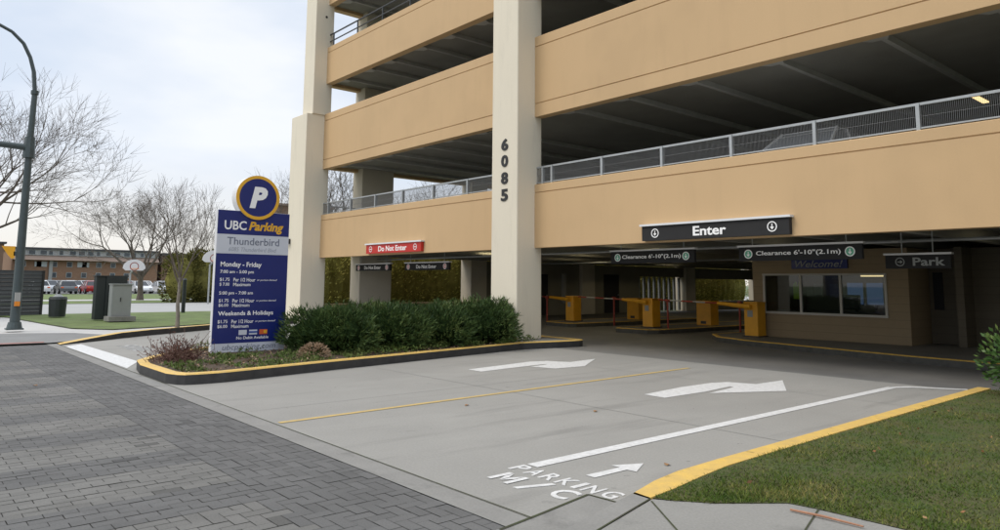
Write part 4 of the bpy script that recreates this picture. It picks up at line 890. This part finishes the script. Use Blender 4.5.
# juniper hedge on the island
hd = thing('juniper_hedge', 'dense dark green spiky juniper hedge along the planted island', 'hedge', (-14.2, 9.5, .15))
r = random.Random(21); hp = []
for k in range(14):
    y = 7.08 + k*.355; hp.append((Vector((-14.25+.45*math.sin(k*1.7)+0, y, .5)), Vector((1.05, .62, .54+.06*math.sin(k*2.3)+(.05 if k > 10 else 0)-(.06 if k < 2 else 0)))))
hp.append((Vector((-14.1, 11.95, .60)), Vector((.6, .42, .56))))
core = MB()
for c, q in hp: core.blob(c, (q.x*.62, q.y*.8, q.z*.62), amp=.2)
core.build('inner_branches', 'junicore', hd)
fo = MB()
for c, q in hp:
    for i in range(1350):
        d = rv(r); 
        if d.z < -.8: continue
        k = r.uniform(.72, 1.04) + (.16 if r.random() < .08 and d.z > 0 else 0) + .22*mnoise.noise((c + d)*2.2); p = c + Vector((d.x*q.x, d.y*q.y, d.z*q.z))*k
        if p.z < .18: continue
        out = Vector((d.x, d.y, d.z*.6 + .55)) + rv(r)*.3; sprig(fo, p, out, r.uniform(.08, .20), r.uniform(.007, .014), r, 5)
fo.build('foliage', 'juniper', hd)
# dry bush at the island corner
t = thing('dry_bush', 'leafless reddish brown bush at the near corner of the island', 'bush', (-13.9, 4.45, .15)); r = random.Random(4); mb = MB()
for i in range(420):
    c = Vector((-13.95 + r.gauss(0, .19), 4.25 + r.gauss(0, .17), .15)); d = Vector((r.gauss(0, .65), r.gauss(0, .65), r.uniform(.3, 1.1))); L_ = r.uniform(.15, .50)
    p = c; 
    for s_ in range(3): q = p + (d.normalized()+rv(r)*.3)*L_/3; mb.tube(p, q, .0045, .003, 3, False); p = q
    for s_ in range(3): leaf(mb, p, rv(r), .03, .008, r)
mb.build('twigs', 'drybush', t)
t = thing('dry_bush', 'small pale straw coloured dead clump between the price sign and the hedge', 'bush', (-12.95, 6.35, .15)); mb = MB()
for i in range(500):
    d = rv(r); d.z = abs(d.z); p = Vector((-12.95, 6.45, .18)) + Vector((d.x*.2, d.y*.28, d.z*.2)); leaf(mb, p, d + rv(r)*.5, r.uniform(.05, .1), .008, r)
mb.build('twigs', 'straw', t)
gc = MB(); r = random.Random(9); bare = MB()
for i in range(26000):
    y = r.uniform(3.75, 12.6); x = r.uniform(-16.6, -11.9)
    if not inside((x, y), isl_in): continue
    k = mnoise.noise((x*1.7, y*1.7, 3.))
    if (k < -.12 if x > -14.2 else k < .1) or (x < -13.3 and y < 4.9): continue
    h = (.07 + .16*max(0, k+.1)) ; h *= .3 if y < 7.3 and x > -14.9 else 1; p = Vector((x, y, .15 + r.random()*h)); leaf(gc, p, rv(r) + Vector((0, 0, .7)), r.uniform(.04, .09), r.uniform(.008, .016), r)
gc.build('groundcover', 'cover', label='low green groundcover between the island kerb and the hedge', cat='groundcover', kind='stuff', origin=(0, 0, .15))
lt = MB()
for i in range(1800):
    y = r.uniform(3.8, 12.6); x = r.uniform(-16.6, -11.9)
    if inside((x, y), isl_in): leaf(lt, Vector((x, y, .156)), Vector((r.uniform(-1, 1), r.uniform(-1, 1), .2)), r.uniform(.03, .08), .018, r)
lt.build('leaf_litter', 'straw', label='dry brown leaf litter on the island soil', cat='leaf litter', kind='stuff', origin=(0, 0, .15))
# broad-leaved bush at the right edge
t = thing('laurel_bush', 'broad-leaved green bush at the far end of the right lawn', 'bush', (-2.75, 12.0, .1)); r = random.Random(8); mb = MB(); cc = MB()
for c, q in ((Vector((-2.92, 12.0, .60)), (.50, .40, .46)), (Vector((-2.45, 11.8, .5)), (.45, .4, .42)), (Vector((-1.9, 11.7, .55)), (.5, .4, .5))):
    for i in range(950):
        d = rv(r); k = r.uniform(.6, 1.08); p = c + Vector((d.x*q[0], d.y*q[1], d.z*q[2]))*k
        if p.z > .12: leaf(mb, p, d + Vector((0, 0, .5)) + rv(r)*.6, r.uniform(.06, .11), r.uniform(.014, .024), r)
    cc.tube(c - Vector((0, 0, .45)), c, .02); 
    for i in range(12): cc.tube(c - Vector((0, 0, .4)), c + Vector((rv(r).x*q[0], rv(r).y*q[1], rv(r).z*q[2]))*.8, .008, .004, 4)
mb.build('foliage', 'laurel', t); cc.build('stems', 'bark', t)
# clipped conifer hedges
def conifer(name, label, x0, x1, ya, yb, h, n, ls=.16, step=1.1, sd=1, lm='conifer'):
    t = thing(name, label, 'hedge', ((x0+x1)/2, (ya+yb)/2, 0)); r = random.Random(sd); mb = MB(); core = MB(); y = ya; cs = []
    while y < yb:
        hh = h*(1 + .06*math.sin(y*2.1) + r.uniform(-.04, .04)); c = Vector(((x0+x1)/2, y, hh*.48)); q = Vector(((x1-x0)/2, max(.75, step*.75), hh*.54)); core.blob(c, (q.x*.86, q.y*.9, q.z*.95), 10, 8, .12); cs.append((c, q)); y += step
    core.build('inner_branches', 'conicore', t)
    for i in range(n):
        c, q = r.choice(cs); d = rv(r); k = r.uniform(.88, 1.08) + .10*mnoise.noise((c+d)*1.7)
        # squarer than an ellipsoid
        e = Vector((math.copysign(abs(d.x)**.7, d.x), math.copysign(abs(d.y)**.7, d.y), math.copysign(abs(d.z)**.55, d.z))); p = c + Vector((e.x*q.x, e.y*q.y, e.z*q.z))*k
        if p.z < .02 or d.x < -.5: continue
        leaf(mb, p, d + Vector((0, 0, .5)) + rv(r)*.5, ls*r.uniform(.6, 1.3), ls*.22, r)
    mb.build('foliage', lm, t); return t
conifer('conifer_hedge', 'tall golden green conifer hedge beyond the open left side of the garage', -29.6, -28.0, 14.6, 48, 3.1, 60000, .15, .62, sd=3)
conifer('conifer_hedge', 'rounded golden green conifer clump behind the young tree by the far car park', -57.5, -54.5, 17.0, 27., 3.6, 14000, .26, 1.5, sd=4, lm='olive')

# bare trees
def bare_tree(label, base, h, spread, seed, mb_='bark', mt='twig', depth=4, r0=.16, trunk_h=.28, up=.10, fork=5, lean=(0, 0), tw=1., den=.55, jit=.16):
    r = random.Random(seed); t = thing('bare_tree', label, 'tree', base, 'bare winter trees'); T = MB(); C = MB(); b = Vector(base)
    def grow(p, d, L_, rad, dep):
        ns = 4; out = C if dep < depth else T
        for i in range(ns):
            d = (d + rv(r)*jit + Vector((0, 0, up*(1 if dep > 0 else .4)))).normalized(); q = p + d*(L_/ns); ra = rad*(1 - .55*i/ns); rb = rad*(1 - .55*(i+1)/ns)
            out.tube(p, q, ra, rb, 6 if dep >= depth-1 else 3, False); p = q
            if dep > 0 and i >= (1 if dep < depth else 2):
                for _ in range(2 if dep < depth-1 and r.random() < den else 1):
                    ax = d.cross(rv(r)).normalized(); ang = r.uniform(.45, .95)*spread
                    nd = (d*math.cos(ang) + ax*math.sin(ang)).normalized(); grow(p, nd, L_*r.uniform(.52, .78), max(rb*.62, .0045*tw), dep-1)
        if dep > 0:
            for _ in range(2): ax = d.cross(rv(r)).normalized(); nd = (d + ax*.4*spread).normalized(); grow(p, nd, L_*.62, max(rb*.8, .0045*tw), dep-1)
    th = h*trunk_h; d0 = Vector((lean[0], lean[1], 1)).normalized(); p = b
    for i in range(4): q = b + d0*(th*(i+1)/4) + rv(r)*.015*h*.3; T.tube(p, q, r0*(1.25 if i == 0 else 1-.06*i), r0*(1-.06*(i+1)), 9, False); p = q
    for k in range(fork):
        a = 2*math.pi*k/fork + r.uniform(-.4, .4); tilt = r.uniform(.35, .8)*spread if k else .1
        nd = Vector((math.cos(a)*math.sin(tilt), math.sin(a)*math.sin(tilt), math.cos(tilt))); grow(p - d0*th*.12*(k % 3), nd, h*.36*r.uniform(.85, 1.1), r0*.55, depth-1)
    T.build('trunk', mb_, t); C.build('crown', mt, t); return t
bare_tree('big bare tree whose branches reach in from the left edge behind the lamp pole', (-35.5, 1.0, 0), 11.2, 1.1, 12, depth=5, r0=.28, fork=6, up=.09, trunk_h=.16, tw=1.3, den=.12, jit=.10)
bare_tree('bare spreading tree left of the young tree, behind the utility cabinets', (-62, 15.8, 0), 9.6, 1.2, 31, depth=5, r0=.24, fork=6, trunk_h=.2, up=.08, tw=1.5, den=.0)
bare_tree('slender young bare tree with pale trunk at the edge of the far sidewalk', (-23.5, 7.1, .04), 3.9, .8, 5, 'palebark', 'twig', depth=4, r0=.062, fork=5, trunk_h=.42, up=.10, tw=.85, den=.1)
for i, (x, y, h, lb) in enumerate(((-33.5, 17.5, 7.6, 'bare tree behind the conifer hedge, seen in the gap beside the corner column'), (-34.5, 24, 7.6, 'bare tree behind the hedge, seen through the second deck opening'), (-35, 30.5, 8., 'bare tree behind the hedge, further back along the garage'), (-36, 38, 8.5, 'bare tree furthest back behind the hedge'), (-50, 23.6, 9.5, 'bare tree left of the corner column, its top fading into the sky'), (-78, 25.5, 8., 'bare tree at the far car park right of the utility cabinets'), (-84, 32, 7.5, 'bare tree in the far car park behind the conifer clump'))):
    bare_tree(lb, (x, y, 0), h, 1.1, 40+i, depth=4, r0=.15, fork=6, up=.08, tw=1.5, den=.3)

# ------------------------------------------------------------------ small litter
r = random.Random(77)
spots = [(-6.25, 7.0, .006, 'on the driveway below the right arrow'), (-4.02, 5.42, .006, 'touching the small straight arrow'), (-3.72, 8.0, .012, 'on the driveway against the yellow kerb'), (-7.6, 6.0, .006, 'on the driveway right of the yellow line'), (-13., 1.9, .006, 'on the pavers in front of the island')]
for x, y, z, lb in spots:
    mb = MB()
    P = [(0, 0), (.02, .025), (.05, .03), (.075, 0), (.05, -.025), (.02, -.02)]; a = r.uniform(0, 6.28)
    v = [(x + px*math.cos(a) - py*math.sin(a), y + px*math.sin(a) + py*math.cos(a), z + .012*((i*7) % 3)/2) for i, (px, py) in enumerate(P)]
    mb.add(v, [tuple(range(6))]).build('fallen_leaf', 'leaf', label='brown fallen leaf ' + lb, cat='leaf', group='fallen leaves')
mb = MB()
for i in range(60):
    x = r.uniform(-3.3, 1.5); y = r.uniform(4.9, 12)
    if inside((x, y), GRASS): leaf(mb, Vector((x, y, .125)), Vector((r.uniform(-1, 1), r.uniform(-1, 1), .25)), r.uniform(.03, .06), .014, r)
mb.build('leaf_litter', 'leaf', label='brown leaves scattered over the right lawn', cat='leaf litter', kind='stuff', origin=(0, 0, .1))
MB().path([(-2.52, 4.74, .112), (-2.3, 4.76, .116), (-2.06, 4.77, .112)], [.008, .009, .006], 6).build('stick', 'cork', label='thin reddish stick lying on the near sidewalk by the lawn', cat='stick')
for o in col.objects:
    if '_w' in o: del o['_w']
